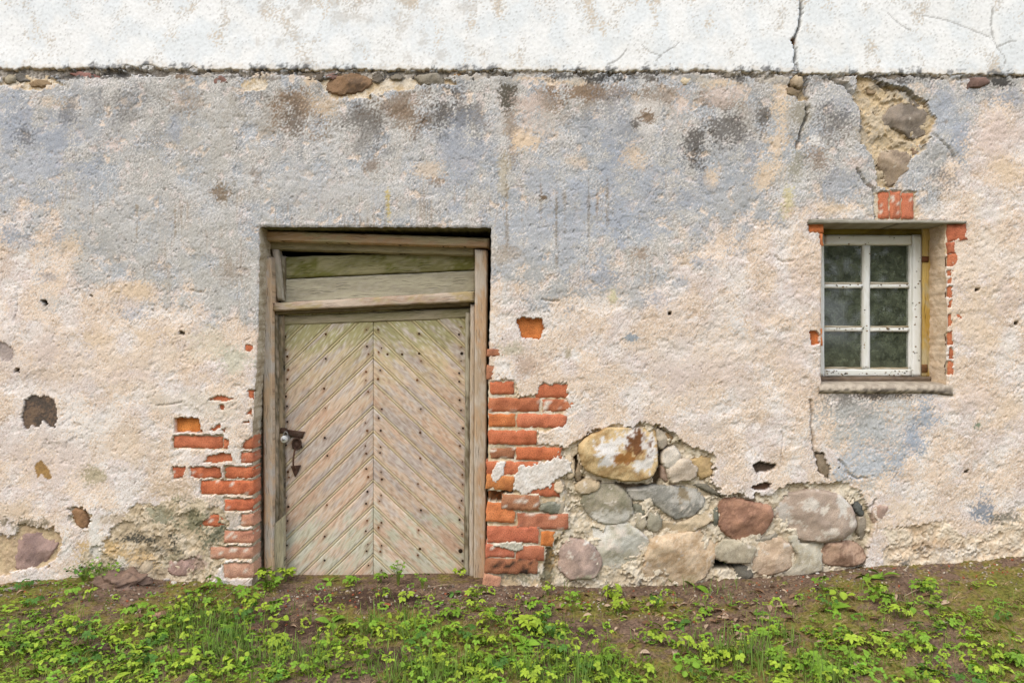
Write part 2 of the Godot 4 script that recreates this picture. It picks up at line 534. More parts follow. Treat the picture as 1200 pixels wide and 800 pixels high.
func stains() -> void:
	var bl := col(168, 174, 186)
	var dg := col(98, 93, 89)
	var bn := col(142, 120, 98)
	var wh := col(243, 239, 235)
	var cr := col(230, 208, 182)
	var pk := col(226, 208, 198)
	var gy := col(180, 180, 178)
	# broad washes first
	for a in [[40, 180, 80, 80, col(176, 184, 198), 0.5], [660, 250, 90, 80, col(178, 185, 197), 0.6], [740, 220, 60, 70, col(172, 180, 194), 0.5], [850, 220, 60, 60, col(174, 180, 190), 0.5], [540, 180, 60, 60, col(170, 176, 188), 0.45], [450, 130, 90, 36, col(158, 154, 148), 0.4], [230, 150, 70, 60, col(188, 185, 178), 0.5], [150, 270, 120, 50, col(190, 189, 186), 0.5], [380, 220, 100, 40, col(196, 196, 196), 0.5], [620, 135, 60, 40, col(206, 194, 182), 0.45], [760, 130, 60, 40, col(204, 196, 188), 0.4], [880, 130, 60, 40, col(180, 172, 162), 0.4], [1100, 140, 50, 50, col(184, 190, 200), 0.5], [330, 130, 60, 40, col(170, 162, 150), 0.4], [250, 320, 60, 50, col(198, 196, 190), 0.5], [100, 130, 60, 40, col(180, 178, 176), 0.4], [690, 120, 50, 18, col(160, 146, 130), 0.5], [610, 300, 50, 40, col(184, 187, 192), 0.6], [70, 420, 90, 50, col(234, 222, 214), 0.6], [160, 420, 90, 40, col(236, 216, 194), 0.5], [820, 420, 90, 60, col(232, 219, 208), 0.5], [1150, 300, 60, 60, col(236, 220, 202), 0.5], [1180, 160, 40, 40, col(226, 210, 200), 0.6], [80, 520, 100, 60, col(236, 226, 220), 0.5]]:
		blot(a[0], a[1], a[2], a[3], a[4], a[5], 0.9)
	for a in [[355, 122, 36, 24, bn, 0.6], [470, 122, 60, 20, bn, 0.55], [540, 128, 12, 40, dg, 0.6], [505, 135, 26, 26, dg, 0.4], [420, 130, 34, 26, dg, 0.35], [700, 108, 60, 14, bn, 0.6], [640, 118, 34, 16, bn, 0.5], [770, 112, 40, 16, bn, 0.5], [850, 120, 46, 12, bn, 0.5], [855, 150, 30, 28, dg, 0.35], [818, 175, 16, 34, dg, 0.55], [735, 150, 14, 40, col(140, 145, 152), 0.5], [690, 160, 24, 40, col(158, 163, 170), 0.5], [600, 150, 10, 40, bn, 0.5], [612, 165, 16, 12, col(224, 198, 166), 0.7], [590, 205, 8, 40, col(206, 192, 164), 0.5], [455, 240, 3, 22, col(206, 186, 120), 0.7], [594, 260, 2.5, 60, col(140, 122, 92), 0.38], [634, 240, 2, 24, col(150, 120, 84), 0.38], [652, 270, 2, 60, col(140, 122, 92), 0.5], [662, 235, 2.5, 28, col(150, 128, 90), 0.38], [690, 260, 2, 50, col(140, 122, 92), 0.38], [700, 235, 2, 24, col(160, 132, 96), 0.5], [712, 235, 2, 26, col(140, 122, 92), 0.5], [636, 232, 9, 5, col(120, 100, 76), 0.8], [160, 265, 2, 30, col(150, 130, 100), 0.5], [205, 262, 2, 26, col(150, 130, 100), 0.5], [258, 220, 14, 16, col(140, 128, 106), 0.6], [300, 215, 8, 20, bn, 0.4]]:
		blot(a[0], a[1], a[2], a[3], a[4], a[5], 0.7)
	# upper left: bluish and dark crusts
	for a in [[22, 140, 26, 40, bl, 0.6], [70, 160, 26, 30, bl, 0.6], [28, 160, 12, 14, dg, 0.5], [80, 130, 14, 18, dg, 0.4], [85, 195, 26, 12, bl, 0.5],
		[205, 150, 9, 22, bl, 0.6], [240, 215, 12, 14, gy, 0.5], [132, 170, 16, 9, pk, 0.6], [60, 120, 20, 8, cr, 0.5], [35, 100, 28, 6, cr, 0.8],
		[150, 120, 50, 22, dg, 0.30], [215, 120, 22, 20, bn, 0.35], [255, 225, 14, 12, bn, 0.5], [350, 135, 34, 32, bn, 0.6], [345, 140, 16, 24, dg, 0.45], [300, 110, 20, 12, dg, 0.4],
		[380, 120, 26, 20, cr, 0.5], [430, 150, 30, 40, dg, 0.35], [520, 130, 16, 36, dg, 0.65], [478, 140, 24, 26, bn, 0.5], [555, 145, 16, 30, dg, 0.5], [597, 112, 14, 24, col(100, 95, 85), 0.85],
		[620, 130, 20, 30, pk, 0.6], [615, 165, 20, 16, cr, 0.6], [540, 165, 24, 40, bl, 0.5], [505, 200, 22, 14, cr, 0.55], [512, 212, 14, 6, bn, 0.6], [435, 195, 12, 10, bn, 0.5],
		[680, 110, 40, 14, bn, 0.6], [720, 150, 32, 50, bl, 0.45], [760, 135, 24, 22, wh, 0.55], [757, 138, 14, 9, bn, 0.8], [745, 145, 8, 8, dg, 0.7], [745, 185, 18, 18, cr, 0.6], [675, 190, 18, 10, cr, 0.45],
		[815, 175, 18, 26, dg, 0.55], [852, 148, 24, 24, dg, 0.55], [895, 140, 12, 20, dg, 0.65], [850, 110, 30, 18, pk, 0.55], [880, 190, 22, 22, bl, 0.4], [895, 205, 16, 26, cr, 0.75], [915, 110, 14, 22, cr, 0.8], [912, 170, 12, 40, cr, 0.7],
		[800, 120, 12, 22, pk, 0.6], [835, 210, 10, 14, cr, 0.7], [810, 230, 40, 24, bl, 0.4], [860, 235, 30, 20, gy, 0.5],
		[940, 140, 14, 24, col(158, 152, 138), 0.75], [935, 190, 12, 22, col(168, 164, 148), 0.7], [922, 235, 9, 18, col(214, 203, 160), 0.7], [958, 165, 11, 11, wh, 0.75], [960, 190, 18, 22, bn, 0.55],
		[985, 120, 22, 24, bl, 0.55], [975, 145, 24, 28, dg, 0.55], [985, 215, 30, 26, bl, 0.5], [1000, 190, 18, 10, pk, 0.5], [985, 245, 30, 8, cr, 0.8], [1000, 250, 22, 8, wh, 0.5],
		[1110, 110, 26, 20, bl, 0.45], [1125, 160, 20, 26, bl, 0.65], [1180, 115, 24, 12, bl, 0.6], [1105, 205, 22, 20, dg, 0.4], [1100, 180, 16, 16, gy, 0.6], [1165, 160, 30, 26, pk, 0.8], [1180, 200, 20, 20, cr, 0.8],
		# middle band
		[25, 290, 18, 16, bl, 0.55], [10, 270, 14, 14, bl, 0.5], [70, 275, 12, 10, bl, 0.5], [25, 300, 16, 16, wh, 0.7], [85, 290, 14, 20, cr, 0.7], [55, 325, 16, 8, bl, 0.4], [60, 350, 18, 18, gy, 0.4],
		[130, 290, 30, 26, gy, 0.5], [155, 340, 34, 12, cr, 0.85], [155, 368, 22, 10, bl, 0.45], [110, 395, 24, 14, cr, 0.7], [180, 395, 26, 12, cr, 0.6], [270, 315, 24, 18, bn, 0.35], [250, 405, 40, 20, col(220, 210, 190), 0.6],
		[275, 420, 24, 24, col(205, 202, 184), 0.7], [8, 412, 12, 10, col(178, 165, 160), 0.85], [60, 415, 30, 20, pk, 0.6], [50, 440, 40, 12, col(210, 188, 165), 0.5], [150, 440, 40, 10, pk, 0.5],
		[750, 298, 18, 11, col(176, 160, 146), 0.8], [730, 340, 34, 16, col(190, 188, 186), 0.7], [718, 350, 6, 14, col(214, 208, 170), 0.7], [700, 325, 40, 14, bl, 0.5], [770, 350, 16, 12, bl, 0.5], [655, 345, 30, 10, gy, 0.6],
		[590, 300, 22, 14, col(182, 168, 152), 0.6], [620, 320, 30, 16, gy, 0.6], [590, 350, 16, 24, wh, 0.55], [740, 396, 10, 6, col(165, 172, 180), 0.9], [800, 330, 10, 8, bl, 0.5], [820, 305, 16, 7, bl, 0.5],
		[600, 410, 22, 10, col(200, 192, 172), 0.75], [620, 428, 26, 16, col(200, 176, 158), 0.7], [590, 430, 16, 12, wh, 0.6], [675, 418, 12, 9, wh, 0.7], [666, 416, 4, 8, col(178, 165, 140), 0.7],
		[865, 383, 15, 15, col(232, 226, 222), 0.9], [830, 440, 50, 20, pk, 0.5], [790, 445, 30, 20, col(220, 204, 196), 0.6], [840, 500, 26, 12, col(205, 192, 180), 0.5],
		[930, 420, 22, 40, pk, 0.5], [940, 340, 20, 50, pk, 0.4], [1150, 380, 40, 60, cr, 0.6], [1180, 350, 14, 30, pk, 0.6], [1185, 400, 14, 30, wh, 0.5], [1140, 470, 40, 20, pk, 0.5],
		[1100, 270, 14, 8, wh, 0.4], [1160, 250, 30, 12, wh, 0.4],
		# right: blue wash below the sill and its dark lichen rim
		[1030, 500, 70, 48, col(192, 194, 195), 1.0], [1012, 545, 42, 30, col(198, 203, 210), 0.95], [1000, 480, 40, 26, col(178, 177, 174), 0.8], [1050, 505, 30, 40, col(186, 188, 190), 0.8], [1085, 482, 18, 30, col(180, 187, 198), 0.9], [1070, 512, 18, 22, col(172, 180, 193), 0.9], [1050, 540, 16, 18, col(182, 189, 199), 0.8],
		[1030, 463, 56, 7, col(105, 98, 92), 0.9], [985, 466, 22, 12, col(150, 145, 140), 0.7], [1050, 490, 20, 30, wh, 0.35], [985, 510, 14, 26, col(200, 200, 198), 0.6],
		[1152, 594, 13, 18, col(150, 156, 166), 0.95], [1146, 499, 7, 4, col(120, 135, 115), 0.8], [1180, 610, 22, 12, col(150, 142, 128), 0.65], [1130, 640, 60, 10, col(225, 212, 192), 0.6], [1090, 625, 30, 18, col(190, 168, 142), 0.6],
		[1060, 600, 30, 20, cr, 0.6], [1185, 480, 20, 30, cr, 0.5],
		# lower left: white bloom, ochre and mossy dirt
		[100, 500, 70, 36, wh, 0.45], [60, 540, 50, 36, pk, 0.6], [150, 520, 40, 30, cr, 0.5], [110, 556, 20, 12, col(190, 178, 152), 0.85], [120, 545, 10, 6, wh, 0.6], [110, 630, 14, 40, wh, 0.6],
		[180, 603, 26, 12, col(150, 146, 122), 0.85], [165, 632, 46, 8, col(92, 90, 80), 0.85], [225, 625, 34, 28, col(140, 134, 116), 0.75], [250, 640, 26, 14, col(120, 124, 104), 0.7], [140, 610, 40, 10, col(190, 168, 138), 0.6], [120, 650, 50, 20, col(214, 186, 142), 0.7],
		[200, 575, 34, 16, col(206, 184, 158), 0.7], [205, 585, 8, 8, col(150, 146, 118), 0.7], [150, 645, 50, 12, col(206, 180, 136), 0.6], [25, 616, 34, 8, col(150, 138, 118), 0.7], [230, 595, 30, 20, col(168, 158, 140), 0.6],
		[265, 610, 24, 40, col(170, 160, 142), 0.5], [20, 600, 30, 12, cr, 0.6], [250, 475, 36, 24, col(224, 214, 200), 0.6], [200, 470, 40, 14, col(216, 205, 190), 0.5]]:
		blot(a[0], a[1], a[2], a[3], a[4], a[5])
	# lichen crust along the head of the lower wall
	for a in 46:
		var x := rng.randf_range(-90, 1290)
		blot(x, rng.randf_range(84, 94) + x * 0.003, rng.randf_range(10, 34), rng.randf_range(3, 8), [dg, bn, col(84, 82, 80), gy, cr][rng.randi() % 5], 0.75, 0.8)

func late_stains() -> void:
	# moss, soot and lime that lie over the broken places too
	var moss := col(132, 130, 104)
	var black := col(84, 82, 74)
	var wh := col(240, 236, 230)
	var och := col(212, 182, 136)
	for a in [[168, 632, 44, 7, black, 0.85], [230, 610, 26, 18, moss, 0.75], [252, 630, 22, 20, col(112, 114, 94), 0.75], [205, 655, 24, 10, moss, 0.5], [120, 640, 26, 10, och, 0.7], [150, 652, 40, 14, och, 0.7], [112, 636, 8, 34, wh, 0.7], [140, 660, 12, 8, wh, 0.6], [225, 660, 16, 12, col(184, 156, 146), 0.6], [185, 600, 22, 8, moss, 0.6], [190, 645, 30, 6, col(96, 94, 84), 0.6],
		[590, 676, 30, 8, col(120, 116, 100), 0.6], [640, 676, 26, 9, col(150, 144, 118), 0.7], [650, 655, 10, 14, col(176, 140, 82), 0.6], [740, 640, 20, 14, wh, 0.4], [690, 600, 14, 10, wh, 0.5], [1090, 640, 30, 10, col(180, 152, 122), 0.6], [1075, 618, 24, 10, col(196, 170, 140), 0.6], [1180, 606, 24, 9, col(140, 134, 120), 0.7], [1130, 648, 50, 8, wh, 0.4], [1060, 660, 8, 8, col(120, 116, 108), 0.7], [1040, 652, 6, 14, col(140, 132, 120), 0.6], [1152, 594, 13, 18, col(150, 156, 166), 0.9],
		 [1075, 112, 22, 12, col(176, 172, 164), 0.7], [1020, 160, 16, 14, col(186, 176, 160), 0.6], [1045, 166, 22, 8, col(196, 178, 148), 0.5], [1085, 178, 12, 12, col(176, 176, 176), 0.7], [1030, 100, 16, 6, col(120, 116, 110), 0.7], [1020, 570, 14, 14, col(206, 204, 200), 0.5], [20, 612, 34, 6, col(140, 128, 106), 0.7], [78, 640, 7, 22, wh, 0.6]]:
		blot(a[0], a[1], a[2], a[3], a[4], a[5], 0.8)
	for k in 40:
		var x := rng.randf_range(-90, 1290)
		blot(x, rng.randf_range(83, 91) + x * 0.004, rng.randf_range(8, 26), rng.randf_range(2.5, 6), [col(176, 174, 172), col(200, 192, 180), col(104, 102, 100), col(150, 142, 134), col(206, 198, 188)][rng.randi() % 5], 0.8, 0.9)

func exposures() -> void:
	var mort := col(214, 192, 158)
	var mortw := col(234, 222, 204)
	# recessed bed of stones under the white wall
	add_zone(poly([-100, 80, 0, 80, 200, 81, 420, 82, 700, 83, 1000, 86, 1300, 89, 1300, 93, 1100, 91, 1000, 91, 860, 89, 700, 86, 560, 88, 420, 90, 380, 88, 300, 87, 180, 87, 120, 89, 60, 91, -100, 92]), -0.011, 0.010, col(140, 133, 124), col(198, 190, 180), 1.0)
	add_zone(poly([0, 92, 20, 88, 60, 92, 75, 98, 40, 104, 0, 100]), -0.008, 0.004, mort, mortw)
	add_zone(poly([280, 96, 300, 90, 316, 92, 312, 102, 285, 108]), -0.002, 0.004, mortw, mort)
	add_zone(poly([372, 92, 440, 88, 520, 90, 540, 96, 470, 104, 440, 112, 400, 114, 380, 106]), -0.012, 0.004, mort, mortw)
	# rubble by the crack above the window
	add_zone(poly([1003, 92, 1030, 94, 1060, 104, 1085, 118, 1096, 140, 1092, 162, 1080, 176, 1066, 186, 1052, 212, 1046, 222, 1030, 216, 1028, 190, 1010, 168, 1012, 150, 1008, 130, 1000, 112]), -0.016, 0.011, col(222, 200, 164), col(206, 190, 166), 0.7)
	add_zone(poly([930, 88, 944, 90, 946, 116, 936, 116, 924, 104]), -0.018, 0.006, mort, col(150, 138, 122))
	add_zone(poly([1026, 224, 1075, 224, 1076, 258, 1026, 258]), -0.010, 0.003, mort, mortw, 0.5)
	# bricks to the right of the door
	add_zone(poly([568, 446, 604, 447, 604, 461, 613, 466, 628, 464, 636, 449, 665, 450, 666, 466, 660, 484, 664, 488, 652, 503, 632, 505, 630, 520, 658, 523, 650, 540, 640, 545, 655, 560, 666, 575, 668, 622, 656, 642, 652, 690, 566, 690]), -0.009, 0.003, mort, mortw, 0.8)
	add_zone(poly([568, 570, 601, 572, 598, 588, 568, 588]), -0.060, 0.006, col(150, 90, 48), col(120, 84, 56), 0.4)
	add_zone(poly([640, 640, 655, 632, 660, 690, 635, 690]), -0.020, 0.008, col(150, 130, 95), col(110, 96, 74), 0.8)
	# rubble masonry laid bare
	add_zone(poly([655, 528, 674, 520, 684, 508, 722, 498, 770, 498, 786, 507, 802, 520, 838, 533, 836, 566, 850, 580, 880, 582, 906, 580, 926, 566, 966, 570, 985, 562, 1010, 578, 1024, 612, 1016, 652, 1012, 720, 645, 720, 648, 660, 652, 640, 664, 622, 662, 575]), -0.022, 0.014, col(212, 196, 170), col(232, 220, 200))
	add_zone(poly([664, 540, 676, 532, 682, 560, 700, 566, 765, 568, 772, 545, 772, 500, 780, 506, 784, 525, 776, 560, 768, 574, 680, 574]), -0.055, 0.006, col(120, 104, 84), col(150, 132, 108), 0.5)
	add_zone(poly([838, 655, 850, 654, 872, 660, 872, 668, 838, 668]), -0.110, 0.004, col(70, 62, 54), col(50, 46, 42), 0.4)
	add_zone(poly([955, 528, 966, 530, 974, 548, 972, 562, 958, 552]), -0.022, 0.004, col(150, 136, 118), col(120, 108, 96), 0.6)
	# white lime left on bricks and boulders
	add_zone(poly([598, 561, 612, 545, 640, 541, 668, 536, 671, 551, 656, 561, 640, 569, 618, 580, 602, 577]), 0.004, 0.003, col(240, 234, 228), col(224, 214, 204))
	add_zone(poly([574, 555, 581, 541, 593, 541, 592, 555, 580, 565, 575, 562]), 0.003, 0.002, col(243, 238, 234), col(228, 218, 210), 0.6)
	add_zone(poly([262, 648, 276, 652, 274, 676, 240, 678, 240, 668]), 0.001, 0.003, col(240, 234, 228), col(222, 208, 200))
	# broken-out holes and flakes
	add_zone(poly([605, 376, 612, 372, 634, 374, 638, 382, 634, 396, 612, 396]), -0.060, 0.003, col(214, 130, 52), col(226, 120, 40), 0.35)
	add_zone(poly([204, 490, 232, 490, 236, 506, 204, 507]), -0.050, 0.003, col(226, 140, 50), col(210, 120, 48), 0.3)
	add_zone(poly([950, 388, 960, 388, 962, 403, 952, 404]), -0.040, 0.003, col(226, 120, 40), col(190, 90, 36), 0.3)
	add_zone(poly([883, 545, 893, 540, 911, 545, 905, 552, 886, 555]), -0.022, 0.003, col(92, 78, 66), col(70, 60, 52), 0.4)
	add_zone(poly([879, 572, 890, 566, 905, 566, 902, 572, 884, 575]), -0.016, 0.003, col(110, 84, 68), col(90, 70, 58), 0.4)
	add_zone(poly([47, 352, 53, 351, 55, 357, 52, 360]), -0.022, 0.001, col(60, 54, 46), col(60, 54, 46), 0.2)
	for a in [[107, 346, 1.6], [212, 391, 3], [20, 434, 3], [1146, 339, 2.6], [1192, 378, 2.4], [785, 367, 2.4], [1133, 553, 2.5]]:
		add_zone(rectp(a[0] - a[2], a[1] - a[2] * 0.7, a[0] + a[2], a[1] + a[2] * 0.7), -0.014, 0.001, col(96, 82, 66), col(96, 82, 66), 0.3)
	# flush stones showing through thin plaster
	add_zone(poly([26, 470, 36, 464, 44, 467, 52, 465, 62, 466, 66, 480, 64, 502, 57, 499, 50, 492, 44, 500, 34, 498, 30, 506, 26, 498]), -0.006, 0.0015, col(92, 82, 76), col(126, 106, 90), 0.5)
	add_zone(poly([39, 545, 50, 539, 56, 550, 61, 560, 55, 562, 47, 553, 42, 560]), -0.004, 0.001, col(178, 142, 92), col(160, 128, 84), 0.5)
	add_zone(poly([2, 402, 16, 406, 16, 416, 8, 424, -4, 418, -6, 408]), -0.003, 0.001, col(186, 172, 166), col(170, 158, 154), 0.6)
	add_zone(poly([0, 625, 14, 632, 20, 616, 60, 618, 72, 630, 66, 650, 44, 668, 14, 670, 0, 676, -20, 676, -20, 620]), -0.016, 0.006, mort, col(200, 176, 146))
	add_zone(poly([78, 600, 92, 592, 106, 602, 104, 616, 92, 622]), -0.014, 0.004, mort, mortw)
	add_zone(poly([150, 596, 200, 590, 232, 584, 262, 600, 262, 660, 240, 690, 90, 690, 100, 650, 130, 622]), -0.004, 0.0092, col(196, 178, 150), col(222, 206, 182), 1.5)
	add_zone(poly([1040, 620, 1100, 612, 1140, 630, 1200, 600, 1300, 590, 1300, 690, 1030, 690, 1034, 650]), -0.002, 0.0092, col(226, 206, 180), col(236, 222, 202), 1.6)
	add_zone(poly([560, 396, 578, 402, 578, 446, 566, 446]), -0.004, 0.002, col(228, 212, 196), col(206, 178, 156), 0.5)
	list_masonry()

# ------------------------------------------------------------------ bricks and stones
func brick(x0: float, y0: float, x1: float, y1: float, c: Color, zf: float, lime := 0.0, turn := 0.0, exposed = null, parent: Node = null, depth := 0.11, soot := 0.0) -> void:
	if exposed == null:
		exposed = rectp(x0 - 1.2, y0 - 1.2, x1 + 1.2, y1 + 1.2)
	bricks.append([x0, y0, x1, y1, c, zf, lime, turn, depth, soot])
	if exposed is PackedVector2Array and exposed.size() > 2:
		add_zone(exposed, zf - 0.007, 0.002, col(212, 190, 156), col(232, 220, 200), 0.35)

func build_brick(b: Array) -> void:
	var cx: float = (b[0] + b[2]) * 0.5
	var cy: float = (b[1] + b[3]) * 0.5
	var hw: float = (b[2] - b[0]) * 0.5
	var hh: float = (b[3] - b[1]) * 0.5
	var nx := clampi(int(hw * 2 / 4.0), 4, 16)
	var ny := clampi(int(hh * 2 / 3.5), 4, 9)
	var V := PackedVector3Array()
	var CC := PackedColorArray()
	var I := PackedInt32Array()
	var lump: FastNoiseLite = nz.lump
	var grain: FastNoiseLite = nz.grain
	var mid: FastNoiseLite = nz.mid
	var limec := col(236, 224, 210)
	var sootc := col(62, 52, 46)
	var base: Color = b[4]
	base = base.lerp(col(234, 168, 124), 0.36)
	var ct := cos(b[7])
	var st := sin(b[7])
	var k: float = S * (D - b[5]) / D
	for layer in 1:
		for j in range(-2, ny + 3):
			for i in range(-2, nx + 3):
				var ii := clampi(i, 0, nx)
				var jj := clampi(j, 0, ny)
				var u := ii / float(nx) * 2 - 1
				var v := jj / float(ny) * 2 - 1
				var px := u * hw
				var py := v * hh
				var wob := 1.9 * lump.get_noise_2d(cx * 3 + px * 2, cy * 3 + py * 2)
				px += wob * (1.0 if absf(u) > 0.9 else 0.4)
				py += (1.7 if absf(v) > 0.9 else 0.5) * lump.get_noise_2d(cx * 3 + px * 2 + 500, cy * 3 + py * 2)
				var qx := cx + px * ct - py * st
				var qy := cy + px * st + py * ct
				var z: float = b[5] + 0.0030 * mid.get_noise_2d(qx * 2, qy * 2 + 90) + 0.0016 * grain.get_noise_2d(qx, qy)
				var edge := maxf(absf(u) * hw - hw + 1.3, absf(v) * hh - hh + 1.3)
				if edge > 0:
					z -= 0.0014 * edge / 1.3 + maxf(0.0, 0.010 * lump.get_noise_2d(qx * 3, qy * 3))
				if i == -1 or i == nx + 1 or j == -1 or j == ny + 1:
					z = minf(z, b[5] - 0.012)
				if i == -2 or i == nx + 2 or j == -2 or j == ny + 2:
					z = b[5] - b[8]
				V.append(Vector3((qx - 600) * k, CY + (400 - qy) * k, z))
				var c := base
				var n := mid.get_noise_2d(qx * 2.2 + 40, qy * 2.2)
				var g := grain.get_noise_2d(qx, qy)
				c = c.lerp(Color(c.r * 0.62, c.g * 0.58, c.b * 0.6), sm(0.05, 0.45, n + 0.5 * g) * 0.7)
				c = c.lerp(Color(minf(1, c.r * 1.25), c.g * 1.4, c.b * 1.5), sm(0.05, 0.45, -n + 0.5 * g) * 0.5)
				c = c.lerp(limec, sm(0.30, 0.5, lump.get_noise_2d(qx * 0.7, qy * 1.0 + 60) + 0.4 * g + b[6] * 0.9 - 0.25) if b[6] > 0 else 0.0)
				if b[9] > 0:
					c = c.lerp(sootc, sm(0.0, 0.4, n + 0.4 * g + b[9] - 0.4))
				if i < -1 or i > nx + 1 or j < -1 or j > ny + 1:
					c = base.lerp(col(200, 176, 152), 0.35)
				CC.append(c)
	var rw := nx + 5
	for j in ny + 4:
		for i in rw - 1:
			var a := j * rw + i
			I.append_array(PackedInt32Array([a, a + 1, a + rw, a + 1, a + rw + 1, a + rw]))
	part("brick", mesh_of(V, I, CC), M.brick, lower_wall)

# a field stone: a traced outline given its own bulge, thickness and mottling
func stone(outline: Array, c: Color, zf: float, bulge: float, c2 = null, lime := 0.0, label := "", flat := 3.0, depth := 0.14) -> void:
	stones.append([poly(outline), c, zf + (0.008 if outline[1] > 500 and outline[0] > 640 else 0.004), bulge, c2 if c2 != null else c * 0.84, lime, label, flat, depth])

func build_stone(s: Array) -> void:
	var src: PackedVector2Array = s[0]
	var p := PackedVector2Array()
	var lump: FastNoiseLite = nz.lump
	var grain: FastNoiseLite = nz.grain
	var mid: FastNoiseLite = nz.mid
	# round the corners of the traced outline, then make it uneven
	var q := src
	var mid0 := Vector2.ZERO
	for v in src:
		mid0 += v / src.size()
	for k in q.size():
		q[k] += (q[k] - mid0).normalized() * minf(2.6, mid0.distance_to(q[k]) * 0.12)
	p = PackedVector2Array()
	for k in q.size():
		var a := q[k]
		var b := q[(k + 1) % q.size()]
		p.append(a.lerp(b, 0.16))
		p.append(a.lerp(b, 0.5))
		p.append(a.lerp(b, 0.84))
	q = p
	# split faces
	var planes := []
	for k in 5:
		var an := rng.randf() * TAU
		planes.append([Vector2(cos(an), sin(an)) * rng.randf_range(0.0004, 0.0014), float(s[3]) * rng.randf_range(0.72, 1.05)])
	var bb := bounds(q)
	var small := minf(bb.size.x, bb.size.y)
	for k in q.size():
		q[k] += Vector2(lump.get_noise_2d(q[k].x * 1.3, q[k].y * 1.3 + 500), lump.get_noise_2d(q[k].x * 1.3 + 900, q[k].y * 1.3)) * minf(2.4, small * 0.08)
	var st := 2.0 if small > 14 else 1.4
	bb = bounds(q).grow(st * 1.5)
	var nx := int(bb.size.x / st) + 2
	var ny := int(bb.size.y / st) + 2
	var V := PackedVector3Array()
	var CC := PackedColorArray()
	var I := PackedInt32Array()
	var keep := PackedByteArray()
	var limec := col(226, 216, 204)
	var zf: float = s[2]
	var R := minf(18.0, small * 0.34) if float(s[7]) < 3.5 else minf(9.0, small * 0.3)
	var rough := minf(1.0, float(s[3]) / 0.02 + 0.3)
	for j in ny:
		for i in nx:
			var v := bb.position + Vector2(i, j) * st
			var best := 1e9
			var near := v
			for k in q.size():
				var c0 := Geometry2D.get_closest_point_to_segment(v, q[k], q[(k + 1) % q.size()])
				var dd := c0.distance_squared_to(v)
				if dd < best:
					best = dd
					near = c0
			best = sqrt(best)
			var z := zf
			if Geometry2D.is_point_in_polygon(v, q):
				keep.append(1)
				var f := 1.0 - minf(1.0, best / R)
				var pil := float(s[3]) * sqrt(maxf(0.0, 1.0 - f * f * f))
				for pl in planes:
					pil = minf(pil, float(pl[1]) + (v - mid0).dot(pl[0]))
				z = zf + pil
				z += (0.010 * mid.get_noise_2d(v.x * 0.8 + 33, v.y * 0.8) + 0.0035 * lump.get_noise_2d(v.x * 1.2, v.y * 1.2) + 0.0012 * grain.get_noise_2d(v.x, v.y)) * rough
			elif best < st * 1.5:
				keep.append(2)
				v = near
				z = zf - 0.030
			else:
				keep.append(0)
			var kk := S * (D - zf) / D
			V.append(Vector3((v.x - 600) * kk, CY + (400 - v.y) * kk, z))
			var m := mid.get_noise_2d(v.x * 1.2 + 210, v.y * 1.2)
			var g := grain.get_noise_2d(v.x, v.y)
			var c: Color = s[1]
			c = c.lerp(s[4], sm(-0.15, 0.35, m + 0.6 * g))
			c = c.lerp(Color(c.r * 1.25, c.g * 1.22, c.b * 1.18), sm(0.1, 0.5, -m + 0.7 * g) * 0.6)
			if s[5] > 0:
				c = c.lerp(limec, sm(0.28, 0.46, lump.get_noise_2d(v.x * 0.45 + 77, v.y * 0.45) + 0.35 * g + float(s[5]) - 0.25))
			for q2 in stone_marks:
				var dd := Vector2((v.x - q2[0]) / q2[2], (v.y - q2[1]) / q2[3]).length()
				if dd < 1.6:
					c = c.lerp(q2[4], sm(0.0, 0.3, 1.0 - dd + 0.7 * lump.get_noise_2d(v.x * 0.9, v.y * 0.9) + 0.35 * g))
			CC.append(c)
	for j in ny - 1:
		for i in nx - 1:
			var a := j * nx + i
			for tri in [[a, a + 1, a + nx], [a + 1, a + nx + 1, a + nx]]:
				if keep[tri[0]] and keep[tri[1]] and keep[tri[2]] and (keep[tri[0]] == 1 or keep[tri[1]] == 1 or keep[tri[2]] == 1):
					I.append_array(PackedInt32Array(tri))
	part("stone", mesh_of(V, I, CC), M.stone, lower_wall, s[6])

